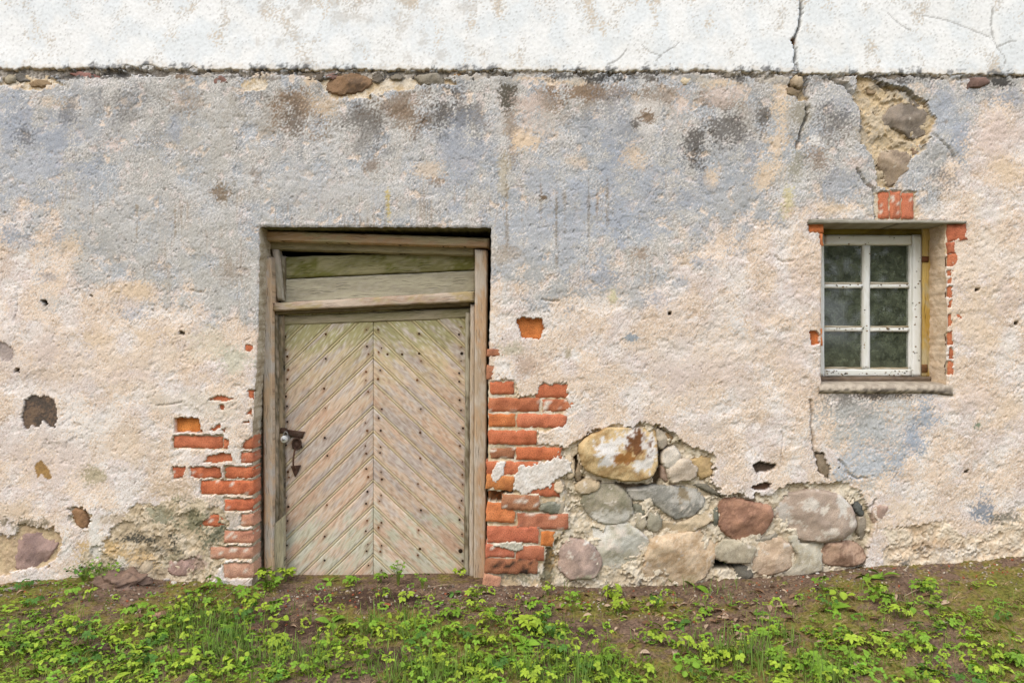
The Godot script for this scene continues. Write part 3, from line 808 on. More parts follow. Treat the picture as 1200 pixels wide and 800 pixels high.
func list_masonry() -> void:
	var red := col(190, 82, 52)
	var red2 := col(178, 74, 50)
	var org := col(214, 112, 48)
	var vor := col(232, 138, 34)
	var pnk := col(196, 108, 88)
	var brn := col(142, 84, 66)
	var ppk := col(204, 150, 132)
	# right of the door
	brick(574, 447, 602, 462, red, -0.003)
	brick(628, 450, 666, 466, red, -0.004, 0.0, 0.01, poly([629, 465, 637, 450, 648, 454, 662, 451, 664, 467]))
	brick(573, 466, 632, 482, col(176, 86, 58), -0.003, 0.12)
	brick(636, 468, 672, 482, col(178, 92, 64), -0.004, 0.35, 0.0, poly([636, 468, 652, 470, 655, 482, 636, 482]))
	brick(573, 485, 604, 500, org, -0.002)
	brick(606, 485, 664, 501, col(206, 104, 78), -0.002, 0.0, 0.02, poly([606, 484, 662, 487, 651, 503, 606, 502]))
	brick(572, 504, 629, 521, red, -0.001, 0.0, 0.015)
	brick(575, 525, 603, 537, col(122, 72, 56), -0.004, 0.28)
	brick(605, 524, 658, 539, col(200, 88, 48), -0.001, 0.0, 0.01, poly([605, 523, 655, 525, 648, 540, 605, 539]))
	brick(570, 541, 632, 557, col(200, 96, 64), -0.001, 0.0)
	brick(570, 557, 602, 574, col(206, 124, 56), 0.006, 0.0, 0.1)
	brick(616, 566, 656, 582, col(196, 92, 66), -0.001, 0.0, 0.02)
	brick(588, 580, 632, 598, col(150, 104, 82), 0.008, 0.22, 0.04)
	brick(570, 589, 603, 612, col(224, 122, 62), 0.004, 0.0, 0.06)
	brick(606, 602, 666, 620, col(176, 100, 84), 0.002, 0.18, 0.02)
	brick(571, 617, 631, 636, col(192, 84, 68), 0.003, 0.0, 0.01)
	brick(634, 623, 649, 640, col(224, 124, 36), 0.000, 0.0, 0.08)
	brick(569, 638, 602, 653, col(188, 88, 76), 0.003, 0.05)
	brick(605, 640, 638, 657, col(166, 80, 66), 0.003, 0.0, 0.02, null, null, 0.11, 0.05)
	brick(568, 655, 630, 672, col(120, 62, 50), 0.005, 0.0, 0.02, null, null, 0.11, 0.3)
	brick(566, 674, 586, 690, col(206, 158, 136), 0.004, 0.1, 0.1)
	add_zone(poly([578, 637, 590, 634, 612, 636, 614, 644, 604, 647, 592, 643, 578, 641]), 0.008, 0.003, col(196, 192, 176), col(222, 214, 200), 0.4)
	add_zone(poly([598, 561, 612, 545, 640, 541, 668, 536, 671, 551, 656, 561, 640, 569, 618, 580, 602, 577]), 0.004, 0.003, col(240, 234, 228), col(224, 214, 204))
	add_zone(poly([574, 555, 581, 541, 593, 541, 592, 555, 580, 565, 575, 562]), 0.006, 0.002, col(243, 238, 234), col(228, 218, 210), 0.6)
	# left of the door
	brick(204, 489, 236, 507, vor, -0.026, 0.0, 0.0, [])
	brick(203, 511, 261, 525, col(196, 92, 66), -0.005, 0.0, 0.02)
	brick(262, 514, 281, 526, col(190, 96, 68), -0.006, 0.0, 0.1, poly([262, 513, 268, 515, 266, 525, 261, 526]))
	brick(225, 528, 277, 543, red, -0.004, 0.06, 0.0, poly([239, 542, 243, 534, 262, 529, 270, 532, 275, 541]))
	brick(281, 510, 296, 526, col(176, 78, 52), -0.002, 0.1, 0.0, poly([281, 526, 286, 515, 300, 511, 300, 527]))
	brick(282, 530, 296, 542, col(190, 96, 76), -0.002, 0.2)
	brick(202, 547, 259, 560, col(196, 84, 56), -0.006, 0.12, 0.0, poly([201, 547, 217, 547, 212, 561, 201, 561]))
	add_zone(poly([220, 548, 259, 547, 260, 561, 227, 560]), -0.012, 0.002, col(212, 190, 156), col(232, 220, 200), 0.35)
	brick(264, 547, 296, 560, col(198, 86, 54), -0.004, 0.0)
	brick(235, 563, 296, 579, col(206, 90, 54), -0.004, 0.08)
	brick(263, 585, 296, 598, col(206, 92, 66), -0.004, 0.05)
	brick(234, 603, 264, 617, red, -0.006, 0.15, 0.0, poly([236, 612, 249, 603, 255, 604, 254, 613, 262, 616, 236, 617]))
	brick(282, 603, 296, 616, ppk, -0.003, 0.2)
	brick(262, 622, 296, 636, col(196, 140, 124), -0.003, 0.2)
	brick(246, 641, 296, 655, col(186, 142, 128), -0.003, 0.3, 0.0)
	brick(262, 660, 296, 677, col(206, 168, 152), -0.002, 0.25)
	for a in [[[243, 469, 258, 463, 268, 466, 275, 467, 262, 470], 240, 461, 280, 473], [[256, 475, 262, 474, 262, 481, 258, 479], 250, 473, 264, 483], [[290, 458, 297, 457, 296, 468, 292, 466], 284, 455, 297, 469], [[288, 484, 294, 479, 295, 487], 284, 477, 295.5, 489], [[245, 503, 257, 497, 258, 502, 250, 505], 242, 496, 262, 506], [[259, 505, 264, 502, 263, 507], 256, 501, 266, 508], [[286, 495, 293, 494, 292, 497], 282, 492, 295, 500], [[287, 406, 291, 403, 296, 405, 295, 411, 289, 411], 285, 401, 300, 413], [[570, 412, 584, 411, 582, 416, 572, 416], 570, 409, 590, 418], [[571, 430, 577, 429, 577, 443, 572, 443], 570, 428, 590, 444]]:
		var cc := red if a[1] != 570 else col(140, 84, 70)
		brick(a[1], a[2], a[3], a[4], cc, -0.004, 0.0, 0.0, poly(a[0]))
	# the bricked corners of the window, its upright lintel bricks and the single broken-out bricks
	brick(947, 258, 965, 272, col(220, 110, 44), -0.006, 0.0, 0.0, poly([947, 260, 953, 257, 966, 257, 966, 273, 950, 273]))
	brick(960, 274, 965, 288, col(214, 120, 70), -0.006, 0.0, 0.0, poly([961, 273, 966, 273, 966, 288, 962, 286]))
	brick(1111, 262, 1134, 282, col(190, 84, 62), -0.003, 0.0, -0.08, poly([1106, 262, 1133, 260, 1133, 270, 1128, 277, 1106, 286]), null, 0.145)
	brick(1111, 283, 1121, 297, col(176, 80, 64), -0.003, 0.0, -0.06, poly([1106, 283, 1119, 281, 1119, 296, 1106, 298]), null, 0.145)
	brick(1030, 225, 1042, 256, col(198, 96, 72), -0.003, 0.16)
	brick(1044, 224, 1056, 256, col(204, 112, 88), -0.004, 0.25)
	brick(1058, 226, 1071, 256, col(192, 92, 74), -0.003, 0.14)
	for a in [[1112, 298, 1119, 311], [1113, 316, 1117, 322], [1113, 326, 1118, 331], [1112, 336, 1118, 348], [1114, 352, 1117, 360], [1113, 368, 1117, 382], [1111, 388, 1119, 403], [1113, 406, 1118, 421], [1110, 424, 1119, 439]]:
		brick(1111.5, a[1] - 2, 1140, a[3] + 2, col(192, 98, 70), -0.004, 0.0, 0.0, rectp(a[0] - 1.0, a[1], a[2] - 1.2, a[3]))
	brick(604, 368, 640, 398, col(222, 126, 36), -0.030, 0.0, 0.02, [])
	brick(948, 385, 964, 405, col(216, 112, 36), -0.020, 0.0, 0.0, [])
	# field stones: bare rubble
	var g := col(150, 146, 132)
	stone([680, 524, 690, 511, 716, 501, 766, 502, 770, 515, 769, 546, 762, 558, 738, 563, 704, 559, 684, 549], col(216, 190, 146), -0.012, 0.045, col(190, 158, 112), 0.0, "ochre boulder with white lime and rust stains", 5.0)
	stone([684, 575, 700, 567, 722, 568, 738, 582, 741, 600, 732, 611, 712, 614, 694, 606, 682, 592], col(172, 164, 146), -0.030, 0.036, col(156, 150, 128), 0.14)
	stone([733, 573, 770, 569, 812, 570, 824, 580, 822, 594, 808, 606, 790, 608, 776, 598, 762, 586, 742, 588], col(190, 186, 178), -0.026, 0.030, col(150, 148, 140), 0.10)
	stone([776, 530, 790, 522, 797, 530, 796, 545, 786, 551, 776, 545], col(216, 208, 196), -0.020, 0.025, col(196, 184, 168), 0.1)
	stone([780, 550, 790, 540, 806, 538, 818, 548, 812, 562, 786, 566], col(220, 206, 188), -0.016, 0.026, col(196, 180, 162), 0.1)
	stone([774, 549, 780, 541, 784, 560, 800, 566, 790, 568, 775, 563], col(190, 164, 148), -0.030, 0.014)
	stone([806, 540, 824, 534, 835, 538, 834, 556, 820, 562], col(206, 178, 132), -0.024, 0.016, col(186, 160, 120))
	stone([769, 502, 782, 506, 786, 516, 776, 526, 770, 524], col(196, 184, 166), -0.026, 0.018)
	stone([780, 506, 790, 512, 786, 520, 780, 516], col(150, 124, 92), -0.026, 0.01)
	stone([661, 538, 668, 533, 674, 540, 674, 558, 664, 562], col(222, 204, 178), -0.016, 0.012, null, 0.2)
	stone([672, 556, 678, 543, 683, 546, 682, 560, 676, 564], col(180, 162, 138), -0.024, 0.014)
	stone([676, 566, 690, 560, 704, 566, 700, 574, 688, 580, 676, 578], col(214, 194, 164), -0.018, 0.018, null, 0.1)
	stone([653, 585, 662, 588, 664, 600, 652, 604, 650, 592], col(190, 178, 158), -0.02, 0.012)
	stone([634, 592, 646, 588, 661, 592, 660, 601, 644, 603, 634, 598], col(168, 166, 152), -0.004, 0.014, col(140, 140, 124), 0.06)
	stone([650, 566, 658, 563, 662, 570, 658, 578, 650, 576], col(226, 206, 180), -0.012, 0.012)
	stone([655, 645, 668, 632, 690, 636, 703, 650, 705, 664, 694, 676, 670, 678, 656, 668], col(192, 168, 156), -0.024, 0.034, col(166, 146, 136), 0.12, "reddish boulder at the foot of the brickwork")
	stone([664, 606, 672, 594, 684, 592, 694, 608, 712, 614, 734, 612, 752, 624, 762, 640, 756, 654, 756, 672, 764, 684, 730, 690, 690, 688, 702, 672, 704, 652, 690, 634, 668, 628], col(212, 208, 194), -0.030, 0.024, col(190, 184, 164), 0.42, "lime-smeared mass of mortar between boulders", 4.0)
	stone([758, 652, 764, 630, 790, 628, 822, 620, 840, 624, 846, 634, 838, 652, 826, 674, 808, 686, 780, 690, 760, 682, 755, 668], col(222, 200, 172), -0.024, 0.042, col(198, 170, 138), 0.06, "large tan boulder standing on the soil")
	stone([843, 590, 854, 582, 880, 588, 902, 592, 905, 602, 896, 624, 878, 635, 862, 632, 844, 620], col(180, 140, 118), -0.022, 0.034, col(150, 114, 96), 0.0, "reddish brown boulder")
	stone([910, 594, 920, 580, 948, 574, 980, 578, 998, 594, 1002, 616, 988, 630, 960, 634, 934, 630, 918, 618, 908, 606], col(188, 170, 156), -0.022, 0.040, col(178, 160, 146), 0.26, "large pinkish grey boulder smeared with lime")
	stone([880, 642, 892, 634, 914, 630, 930, 642, 932, 656, 920, 668, 896, 674, 882, 668], col(222, 200, 176), -0.026, 0.026, col(196, 172, 148), 0.1)
	stone([962, 648, 974, 636, 996, 634, 1010, 642, 1013, 654, 1002, 662, 976, 664, 962, 658], col(194, 164, 142), -0.020, 0.032, col(146, 118, 100), 0.0, "low reddish brown boulder at the end of the rubble")
	stone([838, 644, 850, 632, 872, 636, 884, 640, 880, 660, 860, 660, 842, 656], col(202, 192, 170), -0.022, 0.020, col(176, 166, 146), 0.2)
	stone([924, 632, 936, 628, 940, 640, 956, 636, 970, 640, 962, 654, 964, 668, 944, 672, 930, 678, 910, 680, 908, 672, 926, 668, 934, 654], col(206, 200, 184), -0.016, 0.020, col(184, 174, 152), 0.15, "whitish lump of mortar between two boulders", 4.0)
	stone([884, 632, 904, 626, 912, 616, 918, 624, 906, 634, 888, 638], col(176, 168, 154), -0.028, 0.016)
	stone([1000, 590, 1008, 588, 1014, 600, 1010, 606, 1002, 600], col(96, 98, 96), -0.02, 0.010)
	stone([1004, 606, 1014, 606, 1016, 622, 1010, 634, 1004, 622], col(170, 158, 142), -0.02, 0.012)
	stone([1020, 600, 1030, 591, 1042, 594, 1040, 608, 1032, 620, 1024, 612], col(198, 174, 160), -0.012, 0.012, col(180, 154, 140), 0.05)
	stone([956, 534, 966, 532, 974, 546, 970, 562, 958, 552], col(164, 148, 128), -0.022, 0.012)
	stone([978, 541, 984, 542, 990, 554, 982, 550], col(70, 66, 60), -0.016, 0.006)
	stone([812, 568, 826, 566, 842, 576, 846, 583, 830, 578], col(140, 134, 120), -0.024, 0.010)
	stone([740, 590, 752, 590, 758, 598, 752, 606, 742, 602], col(140, 138, 122), -0.036, 0.016)
	stone([738, 606, 750, 600, 760, 612, 752, 622, 740, 616], col(190, 180, 160), -0.030, 0.018)
	stone([760, 600, 774, 602, 776, 618, 768, 624, 758, 620], col(176, 170, 152), -0.030, 0.016)
	stone([778, 608, 800, 612, 822, 598, 838, 590, 842, 604, 826, 616, 800, 624, 772, 628, 764, 622], col(210, 192, 164), -0.026, 0.020, col(190, 172, 144), 0.1, "", 4.0)
	stone([836, 596, 842, 594, 843, 616, 836, 620], col(126, 128, 116), -0.026, 0.010)
	stone([862, 664, 876, 660, 884, 674, 872, 682, 858, 680], col(120, 116, 106), -0.034, 0.014)
	# stones left of the door and along the head of the wall
	stone([12, 640, 20, 630, 44, 624, 66, 628, 68, 634, 56, 654, 46, 668, 22, 668, 14, 656], col(176, 150, 142), -0.018, 0.020, col(154, 130, 124), 0.0, "flat pink stone low in the wall", 5.0)
	stone([82, 602, 90, 594, 100, 598, 106, 608, 102, 618, 92, 618], col(160, 126, 96), -0.014, 0.014, col(134, 104, 80))
	stone([196, 664, 202, 654, 220, 650, 236, 656, 238, 668, 226, 674, 202, 674], col(190, 160, 150), -0.016, 0.020, col(160, 134, 124), 0.1)
	stone([156, 604, 164, 596, 182, 594, 200, 602, 202, 614, 184, 616, 164, 612], col(170, 166, 144), -0.012, 0.012, col(144, 140, 118), 0.05)
	stone([150, 660, 166, 652, 190, 656, 194, 676, 170, 684, 148, 678], col(206, 190, 166), -0.014, 0.014, col(186, 168, 142), 0.1)
	stone([381, 100, 392, 92, 412, 87, 432, 88, 435, 98, 424, 108, 402, 112, 386, 109], col(150, 122, 96), -0.016, 0.026, col(118, 98, 80), 0.0, "brown rounded stone under the white wall")
	stone([486, 92, 496, 87, 514, 87, 520, 94, 516, 101, 496, 101], col(160, 152, 138), -0.012, 0.020, col(136, 128, 116))
	stone([456, 90, 466, 86, 474, 90, 470, 95, 458, 94], col(140, 132, 120), -0.014, 0.012)
	stone([436, 90, 446, 86, 450, 93, 444, 98, 437, 96], col(130, 122, 112), -0.014, 0.012)
	stone([526, 88, 540, 86, 544, 92, 530, 94], col(176, 140, 98), -0.014, 0.010)
	stone([541, 94, 552, 89, 558, 94, 546, 100], col(110, 108, 104), -0.014, 0.010)
	stone([4, 92, 12, 86, 20, 90, 18, 98, 8, 100], col(170, 160, 140), -0.012, 0.012)
	stone([14, 90, 24, 85, 34, 88, 36, 95, 22, 97], col(120, 116, 110), -0.014, 0.014)
	stone([34, 97, 44, 93, 58, 94, 60, 99, 48, 103, 36, 102], col(164, 140, 110), -0.010, 0.012)
	stone([80, 86, 96, 84, 118, 89, 116, 93, 94, 92], col(164, 124, 116), -0.012, 0.012)
	stone([240, 91, 262, 89, 268, 97, 254, 100, 242, 97], col(150, 118, 108), -0.012, 0.012)
	stone([350, 88, 366, 84, 380, 88, 376, 96, 356, 95], col(120, 110, 98), -0.014, 0.014)
	stone([382, 88, 392, 85, 398, 90, 390, 94, 383, 93], col(150, 120, 112), -0.012, 0.010)
	stone([650, 92, 668, 87, 690, 84, 694, 88, 670, 93], col(118, 108, 96), -0.014, 0.012)
	stone([796, 96, 800, 90, 810, 90, 810, 99, 800, 101], col(228, 212, 184), -0.004, 0.012)
	stone([926, 95, 932, 88, 941, 90, 941, 101, 934, 105, 927, 101], col(190, 172, 146), -0.010, 0.018, col(166, 148, 124))
	stone([920, 104, 928, 102, 938, 108, 934, 116, 922, 112], col(160, 142, 118), -0.014, 0.014)
	stone([1122, 97, 1136, 92, 1156, 91, 1160, 98, 1146, 104, 1130, 105], col(132, 108, 100), -0.010, 0.012, col(112, 92, 84))
	stone([1034, 90, 1044, 86, 1058, 89, 1052, 95, 1038, 96], col(140, 130, 118), -0.012, 0.012)
	stone([1030, 146, 1040, 130, 1056, 122, 1072, 121, 1084, 132, 1092, 148, 1086, 158, 1066, 163, 1050, 152, 1036, 152], col(158, 146, 134), -0.026, 0.034, col(130, 120, 110), 0.06, "dark rounded boulder beside the crack above the window")
	stone([1030, 182, 1038, 178, 1058, 178, 1068, 186, 1068, 194, 1056, 208, 1042, 220, 1034, 208, 1030, 194], col(178, 160, 140), -0.018, 0.030, col(146, 130, 114), 0.06, "tapering brown boulder over the upright lintel bricks")
	stone([1066, 174, 1076, 170, 1084, 178, 1076, 184, 1068, 182], col(150, 128, 108), -0.022, 0.012)
	stone([1012, 132, 1020, 128, 1028, 140, 1018, 150, 1011, 144], col(150, 134, 112), -0.034, 0.012)
	stone([1016, 104, 1024, 100, 1030, 106, 1024, 112, 1017, 110], col(170, 150, 124), -0.02, 0.010)

# ------------------------------------------------------------------ the white upper wall
func edge_y(px: float) -> float:
	var n: FastNoiseLite = nz.mid
	return 80.0 + clampf(px, -100, 1300) * 0.0045 + 3.4 * n.get_noise_2d(px * 1.7, 4) + (2.6 if px > 935 else 0.0) - (3.5 * sm(140, 150, px) * (1.0 - sm(178, 190, px)))

func build_upper_wall() -> void:
	var x0 := -100.0
	var st := 1.5
	var nx := int(1400 / st) + 1
	var top := -170.0
	var ny := int((92 - top) / st) + 1
	var V := PackedVector3Array()
	var CC := PackedColorArray()
	var I := PackedInt32Array()
	var big: FastNoiseLite = nz.big
	var mid: FastNoiseLite = nz.mid
	var fine: FastNoiseLite = nz.fine
	var grain: FastNoiseLite = nz.grain
	var patch: FastNoiseLite = nz.patch
	var streak: FastNoiseLite = nz.streak
	var edge: FastNoiseLite = nz.edge
	var white := col(250, 252, 253)
	var cool := col(240, 245, 249)
	var worn := col(206, 202, 196)
	var buff := col(226, 212, 194)
	var dirt := col(150, 148, 144)
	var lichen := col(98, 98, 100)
	var lump_: FastNoiseLite = nz.lump
	var cracks := [
		[poly([939, -170, 936, -60, 938, 0, 939, 15, 937, 30, 933, 40, 930, 48, 933, 58, 932, 68, 933, 78, 933, 92]), 1.5, 0.030],
		
		[poly([735, 58, 728, 66, 722, 72, 712, 76]), 0.9, 0.0018], [poly([752, 54, 762, 62, 775, 66, 768, 72]), 0.8, 0.0018], [poly([778, 62, 790, 56, 796, 50]), 0.8, 0.0018],
		[poly([1163, 10, 1160, 30, 1164, 48, 1168, 56, 1180, 50, 1190, 49]), 0.9, 0.0018], [poly([1168, 56, 1176, 66, 1178, 74]), 0.8, 0.0018], [poly([1080, 18, 1110, 24, 1140, 36, 1160, 44]), 0.8, 0.0018], [poly([1040, 16, 1055, 30, 1066, 36]), 0.7, 0.0018]]
	for j in ny:
		for i in nx:
			var px := x0 + i * st
			var py := top + j * st
			var ey := edge_y(px) + 1.5 * fine.get_noise_2d(px * 0.6, 8)
			var drop := 0.0
			if py > ey:
				drop = clampf((py - ey) / st, 0, 6)
				py = ey + 0.2 * drop
			var m := mid.get_noise_2d(px, py)
			var g := grain.get_noise_2d(px, py)
			var f := fine.get_noise_2d(px, py)
			var p := patch.get_noise_2d(px, py * 0.8)
			var z := 0.006 + 0.006 * big.get_noise_2d(px, py) + 0.0016 * m + 0.0007 * g + 0.0005 * f
			var c := white.lerp(cool, sm(-0.2, 0.3, p))
			# worn scabs of limewash towards the head of the frame, more to the left
			var up := 1.0 - sm(-40, 66, py)
			var where := (0.35 + 0.65 * (1.0 - sm(720, 900, px)) * sm(60, 220, px))
			var wear := streak.get_noise_2d(px * 0.8, py * 0.5) * 0.7 + 0.55 * g + 0.35 * m + 0.42 * up * where
			c = c.lerp(worn, sm(0.40, 0.60, wear) * 0.85)
			c = c.lerp(buff, sm(0.50, 0.75, wear + 0.25 * p) * 0.7)
			z -= 0.0012 * sm(0.46, 0.6, wear)
			c = c.lerp(dirt, sm(0.38, 0.56, f * 0.8 + 0.25 * m + 0.10 * up) * 0.45)
			if px > 300 and px < 560:
				c = c.lerp(worn, sm(0.2, 0.5, edge.get_noise_2d(px, py) + 0.4 * g + 0.25 * (1.0 - sm(0, 36, py))) * 0.5)
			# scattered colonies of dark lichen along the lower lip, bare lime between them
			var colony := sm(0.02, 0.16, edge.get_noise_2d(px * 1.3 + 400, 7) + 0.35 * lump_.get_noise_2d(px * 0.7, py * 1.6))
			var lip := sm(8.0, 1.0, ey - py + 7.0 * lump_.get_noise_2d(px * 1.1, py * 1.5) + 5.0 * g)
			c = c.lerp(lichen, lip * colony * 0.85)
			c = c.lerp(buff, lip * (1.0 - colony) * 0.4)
			for cr in cracks:
				if absf(px - cr[0][0].x) > 130:
					continue
				var wx := px + 1.2 * grain.get_noise_2d(px * 0.5, py * 0.5)
				var dd := crack_dist(wx, py, cr[0])
				if dd < cr[1]:
					z -= cr[2] * (1.0 - 0.7 * dd / cr[1])
					c = c.lerp(dirt, 0.6)
			if Vector2(px - 930, (py - 47) * 0.7).length() < 3.2 + g:
				z -= 0.018
				c = col(150, 118, 84)
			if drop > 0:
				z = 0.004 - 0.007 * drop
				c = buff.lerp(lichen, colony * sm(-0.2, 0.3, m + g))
			V.append(Vector3((px - 600) * S, CY + (400 - py) * S, z))
			CC.append(c)
	for j in ny - 1:
		for i in nx - 1:
			var a := j * nx + i
			I.append(a); I.append(a + 1); I.append(a + nx)
			I.append(a + 1); I.append(a + nx + 1); I.append(a + nx)
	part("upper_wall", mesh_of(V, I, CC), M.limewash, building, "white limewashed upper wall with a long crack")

# ------------------------------------------------------------------ reveals of the openings
func reveal(called: String, front: PackedVector3Array, back_z: float, push: Vector3, ca: Color, cb: Color, flip := false, label := "") -> void:
	var steps := 24
	var V := PackedVector3Array()
	var CC := PackedColorArray()
	var I := PackedInt32Array()
	var lump: FastNoiseLite = nz.lump
	var mid: FastNoiseLite = nz.mid
	var grain: FastNoiseLite = nz.grain
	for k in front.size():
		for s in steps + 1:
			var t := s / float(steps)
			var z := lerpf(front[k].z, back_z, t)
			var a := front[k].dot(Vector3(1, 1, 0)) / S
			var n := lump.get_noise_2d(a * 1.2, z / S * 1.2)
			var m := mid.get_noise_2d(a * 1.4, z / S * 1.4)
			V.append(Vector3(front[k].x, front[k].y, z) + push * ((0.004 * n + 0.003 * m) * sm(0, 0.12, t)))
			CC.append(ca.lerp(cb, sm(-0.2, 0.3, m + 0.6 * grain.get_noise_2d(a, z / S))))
	for k in front.size() - 1:
		for s in steps:
			var a := k * (steps + 1) + s
			var b := a + steps + 1
			if flip:
				I.append_array(PackedInt32Array([a, b, a + 1, b, b + 1, a + 1]))
			else:
				I.append_array(PackedInt32Array([a, a + 1, b, b, a + 1, b + 1]))
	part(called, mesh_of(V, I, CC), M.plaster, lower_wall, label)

func build_reveals() -> void:
	var lump: FastNoiseLite = nz.lump
	var L := PackedVector3Array()
	var R := PackedVector3Array()
	var y := DOOR_TOP
	while y < 715:
		var l := door_left(y) + 1.2 * lump.get_noise_2d(3, y * 1.2)
		var r := door_right(y) + 0.8 * lump.get_noise_2d(9, y * 1.2)
		L.append(Vector3((l - 600) * S, CY + (400 - y) * S, height_at(l - 1, y) - 0.001))
		R.append(Vector3((r - 600) * S, CY + (400 - y) * S, height_at(r + 1, y) - 0.001))
		y += STEP
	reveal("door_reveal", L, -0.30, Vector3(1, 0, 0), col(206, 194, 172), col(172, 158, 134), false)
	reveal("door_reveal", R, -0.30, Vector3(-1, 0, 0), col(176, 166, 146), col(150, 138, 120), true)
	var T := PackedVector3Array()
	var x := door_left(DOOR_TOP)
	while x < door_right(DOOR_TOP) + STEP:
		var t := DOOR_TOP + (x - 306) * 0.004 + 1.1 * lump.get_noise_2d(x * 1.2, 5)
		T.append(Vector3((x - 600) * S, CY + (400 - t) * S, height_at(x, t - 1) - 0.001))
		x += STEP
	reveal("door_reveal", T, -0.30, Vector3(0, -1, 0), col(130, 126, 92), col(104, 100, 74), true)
	L = PackedVector3Array()
	R = PackedVector3Array()
	y = WIN[2]
	while y < WIN[3] + STEP:
		var l: float = WIN[0] + 0.8 * lump.get_noise_2d(13, y)
		var r: float = WIN[1] + 1.2 * lump.get_noise_2d(19, y)
		L.append(Vector3((l - 600) * S, CY + (400 - y) * S, height_at(l - 1, y) - 0.001))
		R.append(Vector3((r - 600) * S, CY + (400 - y) * S, height_at(r + 1, y) - 0.001))
		y += STEP
	reveal("window_reveal", L, -0.28, Vector3(1, 0, 0), col(226, 210, 192), col(210, 190, 168))
	reveal("window_reveal", R, -0.28, Vector3(-1, 0, 0), col(230, 210, 186), col(212, 188, 160), true)
	T = PackedVector3Array()
	x = WIN[0]
	while x < WIN[1] + STEP:
		T.append(Vector3((x - 600) * S, CY + (400 - WIN[2]) * S, height_at(x, WIN[2] - 1) - 0.001))
		x += STEP
	reveal("window_reveal", T, -0.28, Vector3(0, -1, 0), col(190, 180, 160), col(160, 150, 130), true)
	T = PackedVector3Array()
	x = WIN[0]
	while x < WIN[1] + STEP:
		T.append(Vector3((x - 600) * S, CY + (400 - WIN[3]) * S, height_at(x, WIN[3] + 1) - 0.001))
		x += STEP
	reveal("window_reveal", T, -0.28, Vector3(0, 1, 0), col(190, 180, 160), col(160, 150, 130))

# ------------------------------------------------------------------ timber
# a board seen as the quadrangle a b c d (photograph pixels, clockwise from the top left) at depth z, 'thick' metres deep
func board(called: String, parent: Node, q: Array, z: float, thick: float, ca: Color, cb: Color, m: Material, upright := false, wear := 0.5, label := "", cc = null) -> MeshInstance3D:
	var a := Vector2(q[0], q[1])
	var b := Vector2(q[2], q[3])
	var c := Vector2(q[4], q[5])
	var d := Vector2(q[6], q[7])
	if upright:      # make u run along the length
		var t := a
		a = d
		d = c
		c = b
		b = t
	var ln := (a.distance_to(b) + d.distance_to(c)) * 0.5
	var wd := (a.distance_to(d) + b.distance_to(c)) * 0.5
	var nu := clampi(int(ln / 4.0), 4, 90)
	var nv := clampi(int(wd / 2.0), 3, 14)
	var V := PackedVector3Array()
	var CC := PackedColorArray()
	var UV := PackedVector2Array()
	var I := PackedInt32Array()
	var lump: FastNoiseLite = nz.lump
	var mid: FastNoiseLite = nz.mid
	var grain: FastNoiseLite = nz.grain
	var off := rng.randf() * 700.0
	var uo := rng.randf()
	var chamf := minf(1.0, wd * 0.12)
	var kk := S * (D - z) / D
	var pale := col(214, 206, 194)
	for j in range(-1, nv + 2):
		for i in range(-1, nu + 2):
			var u := clampf(i / float(nu), 0, 1)
			var v := clampf(j / float(nv), 0, 1)
			var p := (a.lerp(b, u)).lerp(d.lerp(c, u), v)
			p += Vector2(0.5, 0.5) * lump.get_noise_2d(u * ln * 0.4 + off, v * wd * 0.4 + off)
			var ed := minf(minf(u, 1.0 - u) * ln, minf(v, 1.0 - v) * wd)
			var zz := z - 0.0025 * (1.0 - clampf(ed / chamf, 0, 1)) + 0.0012 * mid.get_noise_2d(u * ln * 0.5 + off, v * wd * 3.0)
			if i < 0 or i > nu or j < 0 or j > nv:
				zz = z - thick
			V.append(Vector3((p.x - 600) * kk, CY + (400 - p.y) * kk, zz))
			UV.append(Vector2(u * ln * S / 0.55 + uo, v * wd * S / 0.22 + uo * 3.0))
			var n := mid.get_noise_2d(u * ln * 0.35 + off, v * wd * 2.6 + off * 2)
			var g := grain.get_noise_2d(u * ln * 0.3 + off, v * wd * 1.6)
			var k := ca.lerp(cb, sm(-0.25, 0.25, n + 0.4 * g))
			if cc != null:
				k = k.lerp(cc, sm(0.05, 0.35, mid.get_noise_2d(u * ln * 0.7 + off + 90, v * wd * 1.2) + 0.35 * g))
			k = k.lerp(pale, sm(0.25, 0.5, g + 0.4 * n) * wear * 0.6)
			CC.append(k)
	var rw := nu + 3
	for j in nv + 2:
		for i in nu + 2:
			var s := j * rw + i
			if upright:
				I.append_array(PackedInt32Array([s, s + 1, s + rw, s + 1, s + rw + 1, s + rw]))
			else:
				I.append_array(PackedInt32Array([s, s + 1, s + rw, s + 1, s + rw + 1, s + rw]))
	return part(called, mesh_of(V, I, CC, UV), m, parent, label)

func solid(called: String, parent: Node, lo: Vector3, hi: Vector3, c: Color, m: Material, label := "") -> MeshInstance3D:
	var V := PackedVector3Array()
	var I := PackedInt32Array()
	var CC := PackedColorArray()
	var ax := [Vector3.RIGHT, Vector3.LEFT, Vector3.UP, Vector3.DOWN, Vector3.BACK, Vector3.FORWARD]
	var cen := (lo + hi) * 0.5
	var ex := (hi - lo) * 0.5
	for n in ax:
		var nn: Vector3 = n
		var u := Vector3(nn.y, nn.z, nn.x)
		var v := nn.cross(u)
		var s := V.size()
		for q in [[-1, -1], [1, -1], [1, 1], [-1, 1]]:
			V.append(cen + ex * (nn + u * q[0] + v * q[1]))
			CC.append(c)
		I.append_array(PackedInt32Array([s, s + 2, s + 1, s, s + 3, s + 2]))
	return part(called, mesh_of(V, I, CC), m, parent, label)

